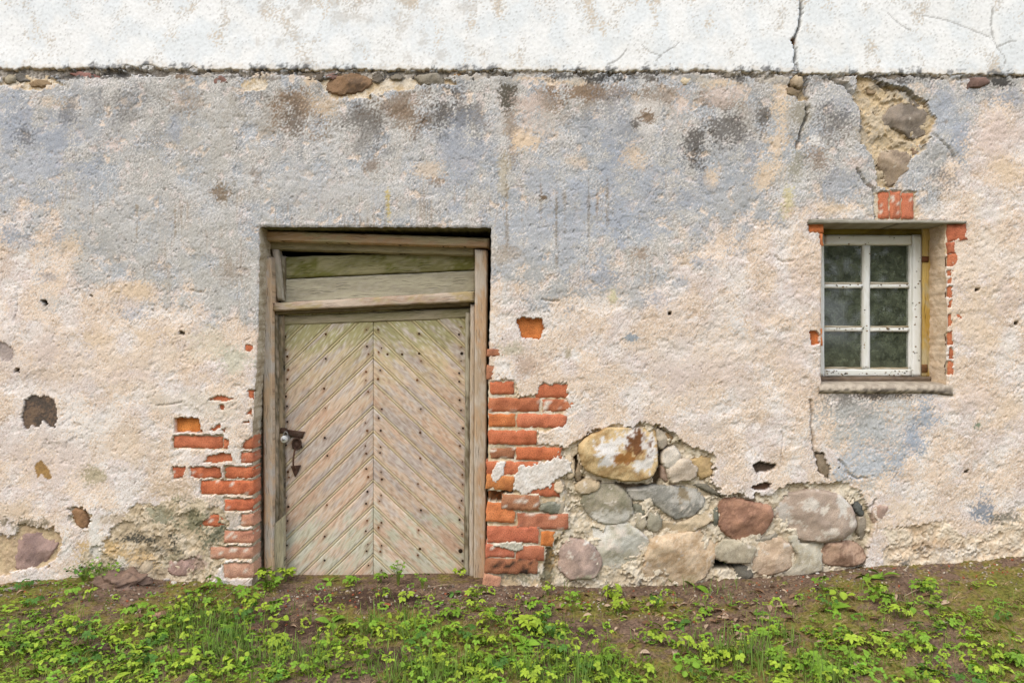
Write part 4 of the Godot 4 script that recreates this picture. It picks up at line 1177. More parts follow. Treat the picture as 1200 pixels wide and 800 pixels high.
func tube(path: Array, r: float, c: Color, sides := 7, st = null) -> Array:
	var V := PackedVector3Array()
	var I := PackedInt32Array()
	var CC := PackedColorArray()
	for k in path.size():
		var p: Vector3 = path[k]
		var t: Vector3 = (path[mini(k + 1, path.size() - 1)] - path[maxi(k - 1, 0)]).normalized()
		var u := t.cross(Vector3(0.31, 0.2, 0.93)).normalized()
		var v := t.cross(u)
		for s in sides:
			var a := TAU * s / sides
			V.append(p + (u * cos(a) + v * sin(a)) * r)
			CC.append(c)
	for k in path.size() - 1:
		for s in sides:
			var a := k * sides + s
			var b := k * sides + (s + 1) % sides
			I.append_array(PackedInt32Array([a, a + sides, b, b, a + sides, b + sides]))
	for e in [0, path.size() - 1]:
		var cidx := V.size()
		V.append(path[e])
		CC.append(c)
		for s in sides:
			var a: int = e * sides + s
			var b: int = e * sides + (s + 1) % sides
			I.append_array(PackedInt32Array([cidx, a, b] if e == 0 else [cidx, b, a]))
	return [V, I, CC]

func join(list: Array) -> ArrayMesh:
	var V := PackedVector3Array()
	var I := PackedInt32Array()
	var CC := PackedColorArray()
	for a in list:
		var s := V.size()
		V.append_array(a[0])
		CC.append_array(a[2])
		for k in a[1]:
			I.append(k + s)
	return mesh_of(V, I, CC)

# ------------------------------------------------------------------ the door
const DOOR_Z := -0.175
var nail_at := []
func door_tint(px: float, py: float, u: float, v: float) -> Color:
	# what is left of the paint: olive under the lintel, pinkish bare wood, lilac grey and mint scraps
	var mid: FastNoiseLite = nz.mid
	var grain: FastNoiseLite = nz.grain
	var edge: FastNoiseLite = nz.edge
	var e := edge.get_noise_2d(px, py)
	var g := grain.get_noise_2d(px, py)
	var m := mid.get_noise_2d(u * 0.35, v * 2.2)
	var fb := grain.get_noise_2d(u * 0.45, v * 0.9)
	var olive := col(182, 176, 130)
	var tan := col(222, 202, 168)
	var pink := col(228, 202, 180)
	var lilac := col(200, 186, 180)
	var mint := col(212, 214, 190)
	var c := olive.lerp(tan, sm(395, 425, py + 24 * e + 14 * g))
	c = c.lerp(pink, sm(415, 470, py + 40 * e + 26 * g) * 0.9)
	c = c.lerp(lilac, sm(0.1, 0.45, m * 1.2 + 0.4 * e + 0.25 * fb + 0.22 * (1.0 - absf(py - 520) / 90.0) + 0.10 * sm(430, 520, px)) * 0.8)
	c = c.lerp(mint, sm(0.36, 0.66, e * 0.8 + 0.35 * g + sm(560, 640, py) * 0.72 - absf(px - 440) / 600.0) * 0.8)
	c = c.lerp(col(216, 170, 140), sm(0.15, 0.42, -m + 0.4 * g) * 0.5 * sm(400, 470, py))
	c = c.lerp(col(236, 228, 216), sm(0.22, 0.42, fb + 0.3 * m) * 0.55)
	c = c.lerp(col(150, 130, 112), sm(0.26, 0.5, -fb + 0.25 * g) * 0.5)
	return c

func door_board(parent: Node, cx: float, side: int, ty: float, x0: float, x1: float, top: float, bottom: float) -> void:
	# one chevron board: 29 px tall measured upright, falling away from the middle seam; rows across it: arris, face, groove, bead
	var slope := 0.96
	var rows := [[0.0, -0.005], [0.03, 0.0]]
	for q in 11:
		rows.append([0.09 + 0.07 * q, 0.0003])
	rows.append_array([[0.845, 0.0], [0.86, -0.003], [0.875, -0.003], [0.885, -0.0004], [0.965, -0.0004], [1.0, -0.005]])
	var ln := x1 - x0
	var nu := int(ln / 3.0)
	var V := PackedVector3Array()
	var CC := PackedColorArray()
	var UV := PackedVector2Array()
	var I := PackedInt32Array()
	var bead := col(220, 203, 160)
	var k := S * (D - DOOR_Z) / D
	var uo := rng.randf()
	var tilt := rng.randf_range(-0.0012, 0.0012)
	var tone := rng.randf_range(0.88, 1.08)
	var any := false
	for i in nu + 1:
		var x := lerpf(x0, x1, i / float(nu))
		for r in rows:
			var yy: float = ty + absf(x - cx) * slope + 29.0 * r[0]
			var inside := yy > top and yy < bottom
			var y := clampf(yy, top, bottom)
			if inside:
				any = true
			V.append(Vector3((x - 600) * k, CY + (400 - y) * k, DOOR_Z + r[1] + tilt - (0.004 if i == 0 or i == nu else 0.0)))
			var c := door_tint(x, y, absf(x - cx) * 1.38 + ty * 7.0 * side, r[0] * 21.0 + ty * 3.0) * tone
			if r[0] > 0.88:
				c = c.lerp(bead, 0.6)
			if r[0] == 0.86 or r[0] == 0.875 or r[0] == 1.0:
				c = c.lerp(col(158, 142, 106), 0.5)
			for q in nail_at:
				if absf(q.x - x) < 4.0 and absf(q.y - y) < 7.0:
					var dn := Vector2(q.x - x, (q.y - y) * (0.55 if y > q.y else 1.0)).length()
					c = c.lerp(col(136, 96, 62), 0.6 * (1.0 - sm(1.0, 3.4, dn)))
			CC.append(c)
			UV.append(Vector2(absf(x - cx) * 1.38 * S / 0.5 + uo, r[0] * 0.36 + uo * 5.0))
	if not any:
		return
	var n := rows.size()
	for i in nu:
		for r in n - 1:
			var a := i * n + r
			I.append_array(PackedInt32Array([a, a + n, a + 1, a + 1, a + n, a + n + 1]))
	part("board", mesh_of(V, I, CC, UV), M.door_paint, parent)

func build_door() -> void:
	var door := node_part("door", building, "plank door of faded chevron boards with rusty latch")
	var x0 := 331.0
	var x1 := 548.0
	var cx := 437.0
	for t in range(-8, 11):
		for f in [0.22, 0.6]:
			for x in [336.0, 381.0, 430.0, 445.0, 491.0, 540.0]:
				if (x in [381.0, 491.0] and f > 0.5) or rng.randf() < 0.12:
					continue
				var px: float = x + rng.randf_range(-2.5, 2.5)
				var py: float = 391.0 + 29.0 * t + absf(px - cx) * 0.96 + 29.0 * f + rng.randf_range(-3, 3)
				if py > 378 and py < 678:
					nail_at.append(Vector3(px, py, rng.randf_range(0.0030, 0.0058)))
	for t in range(-8, 12):
		var ty := 391.0 + 29.0 * t
		door_board(door, cx, -1, ty, x0, cx - 0.3, 364, 700)
		door_board(door, cx, 1, ty, cx + 0.3, x1, 364, 700)
	var kz := S * (D - DOOR_Z) / D
	solid("backing_board", door, Vector3((326 - 600) * kz, -0.06, DOOR_Z - 0.05), Vector3((552 - 600) * kz, CY + 45 * kz, DOOR_Z - 0.009), col(110, 96, 72), M.old_wood)
	# nails: rows by the edges, the quarter points and the seam
	var V := []
	for q in nail_at:
		var c := W(q.x, q.y, DOOR_Z + 0.0018)
		var cc: Color = [col(70, 50, 38), col(96, 64, 42), col(58, 46, 40), col(128, 84, 48)][rng.randi() % 4]
		V.append(tube([c + Vector3(0, 0, -0.005), c, c + Vector3(rng.randf_range(-1, 1) * 0.0005, 0, 0.0008)], q.z, cc, 8))
	# two knots
	for a in [[539.5, 645.5, 0.0105], [541, 414, 0.008], [492, 643, 0.007], [491, 414, 0.006], [471, 415, 0.006], [454, 415, 0.006]]:
		var c := W(a[0], a[1], DOOR_Z + 0.0016)
		V.append(tube([c + Vector3(0, 0, -0.004), c], a[2], col(92, 66, 42) if a[0] < 539 else col(58, 44, 36), 10))
	var nails := part("nails", join(V), M.rust, door)
	nails.set_meta("kind", "stuff")
	# rusty hasp, staple and pull
	var rust := col(104, 78, 64)
	var rust2 := col(84, 64, 54)
	var hasp := board("hasp", door, [334, 503, 357, 506, 354, 514, 336, 511], DOOR_Z + 0.010, 0.008, rust, rust2, M.rust, false, 0.1, "rusty iron hasp")
	var zz := DOOR_Z + 0.014
	board("hasp_eye", door, [343, 514, 350, 513, 354, 525, 342, 526], DOOR_Z + 0.009, 0.007, rust2, rust, M.rust, true, 0.1)
	var ring := []
	for s in 13:
		var an := TAU * s / 12.0
		ring.append(W(347.5 + 5.0 * cos(an), 520 + 6.5 * sin(an), zz))
	part("staple", join([tube(ring, 0.005, rust2, 7)]), M.rust, door)
	part("pull_handle", join([tube([W(346, 525, DOOR_Z + 0.006), W(345, 529, DOOR_Z + 0.03), W(343.5, 537, DOOR_Z + 0.036), W(343.5, 545, DOOR_Z + 0.034), W(345, 551, DOOR_Z + 0.006)], 0.0045, rust, 7)]), M.rust, door, "rusty iron pull handle")
	board("handle_plate", door, [340, 546, 352, 545, 349, 553, 345, 559], DOOR_Z + 0.008, 0.006, rust2, rust, M.rust, true, 0.1)
	board("staple_plate", door, [328, 501, 336, 502, 336, 507, 327, 508], DOOR_Z + 0.03, 0.01, rust, rust2, M.rust, false, 0.1)

func build_door_frame() -> void:
	var f := node_part("door_frame", building, "crooked weathered timber door frame with boarded head")
	var gb := col(204, 184, 160)
	var gg := col(184, 176, 156)
	var tn := col(216, 182, 148)
	var ol := col(138, 130, 92)
	var lg := col(216, 204, 190)
	var dk := col(120, 108, 84)
	board("head_beam", f, [307, 270, 573.5, 278.5, 573.5, 290, 307, 281.5], -0.105, 0.10, col(206, 192, 158), tn, M.old_wood, false, 0.4)
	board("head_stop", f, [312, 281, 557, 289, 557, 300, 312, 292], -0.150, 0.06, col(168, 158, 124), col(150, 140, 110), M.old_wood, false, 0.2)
	board("left_post", f, [307, 301, 318.5, 301, 320, 690, 309, 690], -0.100, 0.10, col(226, 194, 160), col(214, 194, 170), M.old_wood, true, 0.6, "", lg)
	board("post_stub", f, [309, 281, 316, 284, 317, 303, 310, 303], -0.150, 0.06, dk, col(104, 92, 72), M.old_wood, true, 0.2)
	board("left_stop", f, [318, 292, 326, 290, 332, 352, 324, 352], -0.150, 0.05, lg, gg, M.old_wood, true, 0.6)
	board("left_jamb_board", f, [326, 300, 334, 300, 334, 352, 330, 352], -0.170, 0.04, gg, dk, M.old_wood, true, 0.3)
	board("left_jamb", f, [319.5, 368, 325, 368, 326, 690, 320.5, 690], -0.135, 0.08, gb, dk, M.old_wood, true, 0.4)
	board("left_jamb", f, [324.5, 369, 331.5, 369, 333.5, 690, 325.5, 690], -0.150, 0.09, col(176, 156, 128), dk, M.old_wood, true, 0.3)
	board("patch_board", f, [319.5, 616, 332.5, 604, 332.5, 690, 319, 690], -0.118, 0.03, col(190, 180, 152), col(160, 152, 124), M.old_wood, true, 0.4)
	_overdoor(f)
	board("overdoor_board", f, [329, 327.5, 558, 317, 558, 346, 329, 356], -0.182, 0.022, col(198, 192, 168), col(180, 174, 152), M.old_wood, false, 0.5)
	board("transom_rail", f, [319, 355, 555.5, 341, 556.5, 353.5, 319, 364.5], -0.112, 0.085, col(216, 198, 180), col(196, 170, 150), M.old_wood, false, 0.7, "", col(196, 176, 134))
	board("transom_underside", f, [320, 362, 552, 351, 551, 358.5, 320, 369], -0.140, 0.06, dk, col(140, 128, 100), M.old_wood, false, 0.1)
	board("door_head", f, [329, 370, 552, 360.5, 552, 373, 329, 381.5], -0.172, 0.06, col(184, 172, 146), col(166, 158, 122), M.old_wood, false, 0.3)
	board("right_post", f, [556.5, 292, 571.5, 293.5, 569, 690, 555, 690], -0.108, 0.10, gb, tn, M.old_wood, true, 0.6, "", lg)
	board("right_jamb", f, [551, 356, 557, 356, 555.5, 690, 549.5, 690], -0.135, 0.08, lg, gb, M.old_wood, true, 0.6)
	board("right_jamb", f, [545.5, 366, 551.5, 366, 550, 690, 543.5, 690], -0.150, 0.09, gg, dk, M.old_wood, true, 0.5)

func _overdoor(f: Node) -> MeshInstance3D:
	return board("overdoor_board", f, [330, 301, 558, 294, 558, 316, 329, 326.5], -0.185, 0.022, col(166, 160, 122), col(138, 134, 92), M.old_wood, false, 0.3, "mossy upper board over the door", col(122, 122, 66))

# ------------------------------------------------------------------ the window
const WZ := -0.135
func build_window() -> void:
	var w := node_part("window", building, "small six pane window with flaking white sash")
	var wp := col(240, 242, 241)
	var wq := col(226, 228, 222)
	var chip := col(150, 128, 100)
	var yel := col(224, 194, 122)
	var pt: Material = M.white_paint
	var sash := node_part("sash", w, "white flaking six pane sash")
	board("stile", sash, [955, 275, 966.5, 275, 966.5, 441, 955, 441], WZ, 0.035, wp, wq, pt, true, 0.3, "", null)
	board("stile", sash, [1070, 275, 1081, 275, 1080.5, 441.5, 1069.5, 441.5], WZ, 0.035, wp, wq, pt, true, 0.3, "", null)
	board("rail", sash, [966.5, 275, 1070, 275.5, 1070, 287, 966.5, 287], WZ - 0.0005, 0.035, wq, wp, pt, false, 0.3, "", null)
	board("rail", sash, [966.5, 432.5, 1069.5, 432.5, 1069.5, 441, 966.5, 441], WZ - 0.0005, 0.035, wp, wq, pt, false, 0.1, "", null)
	board("inner_stile", sash, [1066.5, 287, 1070, 287, 1069.5, 432.5, 1066, 432.5], WZ - 0.006, 0.028, wq, wp, pt, true, 0.3)
	board("mullion", sash, [1012, 287, 1020.5, 287, 1020, 432.5, 1011.5, 432.5], WZ - 0.004, 0.028, wp, wq, pt, true, 0.3)
	for y in [331.5, 382.5]:
		for a in [[966.5, 1012], [1020.5, 1066.5]]:
			board("glazing_bar", sash, [a[0], y + 1.5, a[1], y + 1.5, a[1], y + 6, a[0], y + 6], WZ - 0.005, 0.025, wp, wq, pt, false, 0.3)
			board("putty_ledge", sash, [a[0], y - 1.2, a[1], y - 0.6, a[1], y + 1.6, a[0], y + 1.6], WZ - 0.012, 0.015, col(168, 150, 122), col(206, 196, 176), M.old_wood, false, 0.4)
	board("putty_ledge", sash, [966.5, 430, 1066, 430.5, 1066, 432.8, 966.5, 432.8], WZ - 0.012, 0.015, col(176, 160, 132), col(212, 204, 186), M.old_wood, false, 0.4)
	# chips of bare wood on the paint
	var flakes := []
	var spots := [[966, 1068, 434, 440, 34], [1012, 1020, 395, 430, 10], [1070, 1080, 300, 440, 22], [966, 1066, 384, 387, 16], [966, 1066, 333, 336, 12], [1012, 1020, 290, 390, 8], [968, 1068, 277, 286, 8]]
	for s in spots:
		for q in s[4]:
			var c := W(rng.randf_range(s[0], s[1]), rng.randf_range(s[2], s[3]), WZ + 0.0012 - (0.005 if s[1] - s[0] < 9 and s[0] == 1012 else (0.004 if s[3] - s[2] < 4 else 0.0)))
			var r := rng.randf_range(0.0012, 0.004)
			var t := tube([c - Vector3(0, 0, 0.003), c], r, [chip, col(110, 92, 74), col(90, 84, 78)][rng.randi() % 3], 6)
			for v in t[0].size():
				t[0][v].x = c.x + (t[0][v].x - c.x) * rng.randf_range(0.8, 1.8)
			flakes.append(t)
	var fl := part("paint_flakes", join(flakes), M.old_wood, sash)
	fl.set_meta("kind", "stuff")
	# dusty panes
	var dust := StandardMaterial3D.new()
	dust.resource_name = "dusty_glass_film"
	var n := noise("dust", 0.012, 55, 4)
	var n2 := noise("dust2", 0.05, 56, 3)
	var im := Image.create_empty(512, 512, false, Image.FORMAT_RGBA8)
	for y in 512:
		for x in 512:
			var a := 0.38 + 0.36 * n.get_noise_2d(x, y) + 0.2 * n2.get_noise_2d(x, y)
			a += 0.30 * sm(0.30, 0.5, n2.get_noise_2d(x * 0.6 + 900, y * 0.6) + 0.4 * n.get_noise_2d(x + 500, y))
			im.set_pixel(x, y, Color(0.38, 0.41, 0.33, clampf(a, 0.05, 0.85)))
	dust.albedo_texture = tex(im)
	dust.transparency = BaseMaterial3D.TRANSPARENCY_ALPHA
	dust.roughness = 0.9
	for c in [[966, 1012], [1020, 1067]]:
		for r in [[286.5, 332], [336.5, 383], [387.5, 431.5]]:
			var pv := PackedVector3Array([W(c[0] - 0.5, r[0], WZ - 0.017), W(c[1] + 0.5, r[0], WZ - 0.017), W(c[1] + 0.5, r[1], WZ - 0.017), W(c[0] - 0.5, r[1], WZ - 0.017)])
			part("pane", mesh_of(pv, PackedInt32Array([0, 1, 2, 0, 2, 3])), M.pane_glass, sash)
			var fv := PackedVector3Array()
			for v in pv:
				fv.append(v - Vector3(0, 0, 0.002))
			var o := Vector2(rng.randf(), rng.randf())
			part("dust_film", mesh_of(fv, PackedInt32Array([0, 1, 2, 0, 2, 3]), PackedColorArray(), PackedVector2Array([o, o + Vector2(0.5, 0), o + Vector2(0.5, 0.5), o + Vector2(0, 0.5)])), dust, sash)
	# fixed frame, ochre painted
	board("frame_head", w, [950, 263, 1093, 263, 1093, 276, 950, 276], WZ - 0.012, 0.06, col(150, 136, 66), col(120, 106, 48), M.old_wood, false, 0.1)  # same ochre frame, with the shade under the lintel put into its colour
	board("frame_jamb", w, [1081, 265, 1092.5, 265, 1092, 443, 1080, 443], WZ - 0.006, 0.06, yel, col(200, 164, 84), M.old_wood, true, 0.25, "ochre painted side of the window frame", col(206, 190, 150))
	board("frame_jamb", w, [945, 265, 958, 265, 958, 443, 945, 443], WZ - 0.010, 0.06, yel, col(200, 164, 84), M.old_wood, true, 0.25)
	board("jamb_fillet", w, [1091.5, 268, 1094.5, 268, 1096, 440, 1092.5, 442], WZ - 0.002, 0.05, col(206, 202, 192), col(180, 174, 160), M.old_wood, true, 0.5)
	board("hinge", w, [1081.5, 300, 1089, 300, 1089, 307, 1081, 307], WZ + 0.002, 0.01, col(120, 78, 52), col(92, 64, 46), M.rust, false, 0.0)
	board("hinge", w, [1081, 427, 1088, 427, 1088, 436, 1081, 436], WZ + 0.002, 0.01, col(150, 112, 76), col(120, 88, 60), M.rust, false, 0.0)
	board("sill_board", w, [958, 441.5, 1094, 441.5, 1094, 447.5, 958, 447.5], WZ + 0.012, 0.05, col(142, 124, 106), col(116, 100, 86), M.old_wood, false, 0.2)
	# lintel slab over the opening: a thin grey board seen from below
	var lin := board("lintel_board", w, [949, 256.5, 1134, 258.5, 1133, 261.8, 949, 262.2], 0.016, 0.17, col(176, 172, 160), col(150, 146, 132), M.old_wood, false, 0.4, "thin grey board over the window opening")
	# sloping cement sill
	var V := PackedVector3Array()
	var CC := PackedColorArray()
	var I := PackedInt32Array()
	var mid: FastNoiseLite = nz.mid
	var grain: FastNoiseLite = nz.grain
	var lump: FastNoiseLite = nz.lump
	var nu := 52
	for i in nu + 1:
		var px := lerpf(959, 1117, i / float(nu))
		var taper := 1.0 - 0.9 * sm(1092, 1116, px)
		var prof := [[-0.16, 446.0], [-0.12, 446.6], [-0.05, 448.5], [0.0, 451], [0.012 * taper, 454], [0.016 * taper, 456.5], [0.013 * taper, 458.5], [0.002, 461], [-0.03, 463]]
		for q in prof.size():
			var z: float = prof[q][0]
			var yw: float = CY + (400.0 - prof[q][1]) * S * (D - z) / D
			var n3 := lump.get_noise_2d(px * 1.3, q * 12.0)
			var g := grain.get_noise_2d(px, q * 9.0)
			V.append(Vector3((px - 600) * S, yw + 0.0009 * n3 - 0.010 * (1.0 - taper) * sm(3, 5, q), z + 0.0018 * mid.get_noise_2d(px * 1.5, q * 7.0)))
			var c := col(196, 184, 168).lerp(col(166, 154, 140), sm(-0.2, 0.3, n3 + 0.5 * g))
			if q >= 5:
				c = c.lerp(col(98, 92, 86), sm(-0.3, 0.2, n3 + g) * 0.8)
			CC.append(c)
	var np := 9
	for i in nu:
		for q in np - 1:
			var a := i * np + q
			I.append_array(PackedInt32Array([a, a + np, a + 1, a + 1, a + np, a + np + 1]))
	part("sill", mesh_of(V, I, CC), M.plaster, w, "worn sloping cement window sill")

func build_wings() -> void:
	# the same wall going on past both sides of the picture
	var big: FastNoiseLite = nz.big
	var mid: FastNoiseLite = nz.mid
	var grain: FastNoiseLite = nz.grain
	var patch: FastNoiseLite = nz.patch
	var cream := col(243, 230, 216)
	var grey := col(190, 191, 192)
	var white := col(246, 249, 250)
	for side in [-1, 1]:
		for row in 2:
			var V := PackedVector3Array()
			var CC := PackedColorArray()
			var I := PackedInt32Array()
			var y0 := -170.0 if row == 0 else (80.0 if side < 0 else 88.5)
			var y1 := (80.0 if side < 0 else 88.5) if row == 0 else 720.0
			var nx := 181
			var ny := int((y1 - y0) / 7.0) + 1
			for j in ny:
				for i in nx:
					var px := -100.0 - i * 7.0 if side < 0 else 1300.0 + i * 7.0
					var py := lerpf(y0, y1, j / float(ny - 1))
					var g := grain.get_noise_2d(px, py)
					var p := patch.get_noise_2d(px, py)
					var z := 0.010 * big.get_noise_2d(px, py) + 0.003 * mid.get_noise_2d(px, py) + (0.006 if row == 0 else 0.0)
					V.append(Vector3((px - 600) * S, CY + (400 - py) * S, z))
					var e := sm(-30, 30, (290.0 if side < 0 else 130.0) - py + 60 * p + 40 * g)
					var c := cream.lerp(grey, e) if row == 1 else white
					CC.append(c.lerp(col(246, 240, 235), sm(-0.1, 0.3, mid.get_noise_2d(px, py) + 0.6 * g) * 0.7 * row))
			for j in ny - 1:
				for i in nx - 1:
					var a := j * nx + i
					if side > 0:
						I.append_array(PackedInt32Array([a, a + 1, a + nx, a + 1, a + nx + 1, a + nx]))
					else:
						I.append_array(PackedInt32Array([a, a + nx, a + 1, a + 1, a + nx, a + nx + 1]))
			part("lower_wall" if row == 1 else "upper_wall", mesh_of(V, I, CC), M.plaster if row == 1 else M.limewash, building)
		solid("wall_core", building, Vector3(2.8 if side > 0 else -7.8, -0.6, -0.32), Vector3(7.8 if side > 0 else -2.9, 3.4, -0.03), col(150, 140, 126), M.plaster)

func build_inside() -> void:
	var c := col(96, 92, 84)
	var room := node_part("inner_room", building)
	solid("room_wall", room, Vector3(-2.9, -0.6, -2.6), Vector3(2.9, 3.3, -2.5), c, M.plaster)
	solid("room_wall", room, Vector3(-2.9, -0.6, -2.5), Vector3(-2.8, 3.3, -0.14), c, M.plaster)
	solid("room_wall", room, Vector3(2.7, -0.6, -2.5), Vector3(2.8, 3.3, -0.14), c, M.plaster)
	solid("room_floor", room, Vector3(-2.8, -0.6, -2.5), Vector3(2.7, -0.5, -0.31), c, M.plaster)
	solid("room_ceiling", room, Vector3(-2.8, 3.3, -2.6), Vector3(2.8, 3.4, -0.02), c, M.plaster)
	# the thickness of the wall behind its plaster, left open at the door and the window
	for a in [[-2.8, -1.25, -0.5, 3.3], [-0.085, 1.44, -0.5, 3.3], [2.09, 2.8, -0.5, 3.3], [1.44, 2.09, -0.5, 0.90], [1.44, 2.09, 1.72, 3.3], [-1.25, -0.085, 1.69, 3.3]]:
		solid("wall_core", room, Vector3(a[0], a[2], -0.30), Vector3(a[1], a[3], -0.125), c, M.plaster)

# ------------------------------------------------------------------ ground
var gedge := [-100, 686, 0, 681, 60, 676, 110, 672, 170, 674, 240, 679, 300, 684, 400, 684, 500, 682, 570, 682, 700, 687, 790, 685, 850, 676, 900, 674, 960, 668, 1020, 662, 1100, 656, 1200, 648, 1300, 642]
func ground_y(x: float, z: float) -> float:
	var px := x / S + 600.0
	var yw := 0.0
	var e: float = gedge[-1]
	for k in range(0, gedge.size() - 2, 2):
		if px < gedge[k + 2]:
			e = lerpf(gedge[k + 1], gedge[k + 3], clampf((px - gedge[k]) / (gedge[k + 2] - gedge[k]), 0, 1))
			break
	yw = CY + (400.0 - e) * S
	var t := clampf(z, 0.0, 60.0)
	yw = lerpf(yw, lerpf(0.0, yw, 0.5), sm(0.2, 3.0, t))
	yw -= 0.07 * minf(t, 4.0)
	# a low bank of soil against the foot of the wall
	yw -= 0.014
	var gn: FastNoiseLite = nz.gn
	return yw + (0.020 * gn.get_noise_2d(x, z) + 0.009 * gn.get_noise_2d(x * 4.3, z * 4.3 + 7)) * sm(-0.1, 0.12, z)

func G(px: float, py: float) -> Vector3:
	# where the ray through a pixel meets the ground
	var d := Vector3((px - 600.0) * S / D, (400.0 - py) * S / D, -1.0)
	var t := 2.6
	for k in 14:
		var p := Vector3(0, CY, D) + d * t
		var e := p.y - ground_y(p.x, p.z)
		t += e / maxf(0.15, -d.y) * 0.7
	var q := Vector3(0, CY, D) + d * t
	return Vector3(q.x, ground_y(q.x, q.z), q.z)

func spread(fine_lo: float, fine_hi: float, st: float, lo: float, hi: float) -> PackedFloat32Array:
	var a := PackedFloat32Array()
	var v := fine_lo
	var s := st
	var left := []
	while v > lo:
		s *= 1.25
		v -= s
		left.push_front(v)
	for k in left:
		a.append(k)
	v = fine_lo
	while v < fine_hi:
		a.append(v)
		v += st
	s = st
	while v < hi:
		a.append(v)
		s *= 1.25
		v += s
	return a

var bare := [[430, 702, 90, 16], [455, 770, 30, 14], [345, 735, 46, 18], [145, 690, 40, 10], [600, 690, 110, 6], [860, 695, 70, 12], [760, 690, 60, 8], [130, 765, 26, 12], [690, 740, 20, 10]]
func build_ground() -> void:
	var gn := noise("gn", 1.6, 31, 4)
	var gm := noise("gm", 9.0, 32, 4)
	var gf := noise("gf", 60.0, 33, 2)
	var xs := spread(-2.9, 2.9, 0.0115, -70, 70)
	var zs := spread(-0.09, 1.35, 0.0115, -6, 70)
	var V := PackedVector3Array()
	var CC := PackedColorArray()
	var I := PackedInt32Array()
	var soil := col(132, 110, 94)
	var soil2 := col(106, 86, 72)
	var moss := col(138, 122, 66)
	var moss2 := col(112, 120, 52)
	var straw := col(176, 152, 118)
	for z in zs:
		for x in xs:
			var f := gf.get_noise_2d(x, z)
			var m := gm.get_noise_2d(x, z)
			var n := gn.get_noise_2d(x + 40, z)
			var y := ground_y(x, z)
			if z > -0.05:
				y += 0.0050 * f + 0.006 * m
			V.append(Vector3(x, y, z))
			var c := soil.lerp(soil2, sm(-0.3, 0.3, m + 0.5 * f))
			var mo := n * 0.8 + 0.4 * m + 0.25 * f + 0.10 * sm(0.02, 0.2, z) + 0.15 * sm(1.2, 2.0, x)
			# bare earth where the photograph shows it
			var kz := D / (D - z)
			var px := x * kz / S + 600.0
			var py := 400.0 + (CY - y) * kz / S
			for b in bare:
				var dd: float = pow((px - b[0]) / b[2], 2) + pow((py - b[1]) / b[3], 2)
				if dd < 1.5:
					mo -= 0.5 * (1.0 - dd / 1.5)
					if b[1] > 698 and px < 700:
						c = c.lerp(col(86, 66, 56), sm(0.0, 0.5, 0.9 - dd + 0.8 * m))
			c = c.lerp(moss, sm(0.0, 0.25, mo))
			c = c.lerp(moss2, sm(0.18, 0.45, mo + 0.3 * f) * 0.7)
			c = c.lerp(straw, sm(0.35, 0.6, gf.get_noise_2d(x * 0.5 + 9, z * 1.6) + 0.3 * m) * 0.6)
			CC.append(c)
	var nx := xs.size()
	for j in zs.size() - 1:
		for i in nx - 1:
			var a := j * nx + i
			I.append(a); I.append(a + 1); I.append(a + nx)
			I.append(a + 1); I.append(a + nx + 1); I.append(a + nx)
	var g := part("ground", mesh_of(V, I, CC), M.soil, self, "")
	g.set_meta("kind", "structure")
	g.set_meta("label", "mossy brown soil strip along the foot of the wall")
	g.set_meta("category", "ground")

# ------------------------------------------------------------------ plants
func leaflet(list: Array, o: Vector3, dir: Vector3, up: Vector3, ln: float, wd: float, c: Color, fold := 0.25, droop := 0.25) -> void:
	var V := PackedVector3Array()
	var I := PackedInt32Array()
	var CC := PackedColorArray()
	var side := dir.cross(up).normalized()
	var prof := [[0.0, 0.05], [0.18, 0.62], [0.42, 1.0], [0.68, 0.82], [0.87, 0.42], [1.0, 0.0]]
	for k in prof.size():
		var t: float = prof[k][0]
		var w: float = prof[k][1] * wd * 0.5
		var p := o + dir * (ln * t) - up * (droop * ln * t * t)
		var c2 := c * (0.92 + 0.16 * float(k % 2))
		V.append(p - up * (fold * w * 0.2))
		V.append(p - side * w + up * (fold * w))
		V.append(p + side * w + up * (fold * w))
		CC.append(c * 1.12)
		CC.append(c2)
		CC.append(c2)
	for k in prof.size() - 1:
		var a := k * 3
		I.append_array(PackedInt32Array([a, a + 1, a + 3, a + 1, a + 4, a + 3, a, a + 3, a + 2, a + 2, a + 3, a + 5]))
	list.append([V, I, CC])

func leaf_mesh(kind: String, c: Color, r: RandomNumberGenerator) -> ArrayMesh:
	# one leaf with its blade about the origin, pointing along +z, facing +y
	var L := []
	match kind:
		"three":
			for a in [-1.15, 0.0, 1.15]:
				leaflet(L, Vector3.ZERO, Vector3(sin(a), 0.05, cos(a)).normalized(), Vector3.UP, 0.030 if a == 0.0 else 0.027, 0.022, c, 0.25, 0.35)
		"five":
			for a in [-1.9, -0.95, 0.0, 0.95, 1.9]:
				leaflet(L, Vector3.ZERO, Vector3(sin(a), 0.08, cos(a)).normalized(), Vector3.UP, 0.036 - absf(a) * 0.005, 0.017, c, 0.3, 0.3)
		"broad":
			leaflet(L, Vector3.ZERO, Vector3(0, 0.25, 1).normalized(), Vector3.UP, 0.075, 0.034, c, 0.35, 0.45)
		"round":
			leaflet(L, Vector3.ZERO, Vector3(0, 0.1, 1).normalized(), Vector3.UP, 0.034, 0.036, c, 0.2, 0.3)
	return join(L)

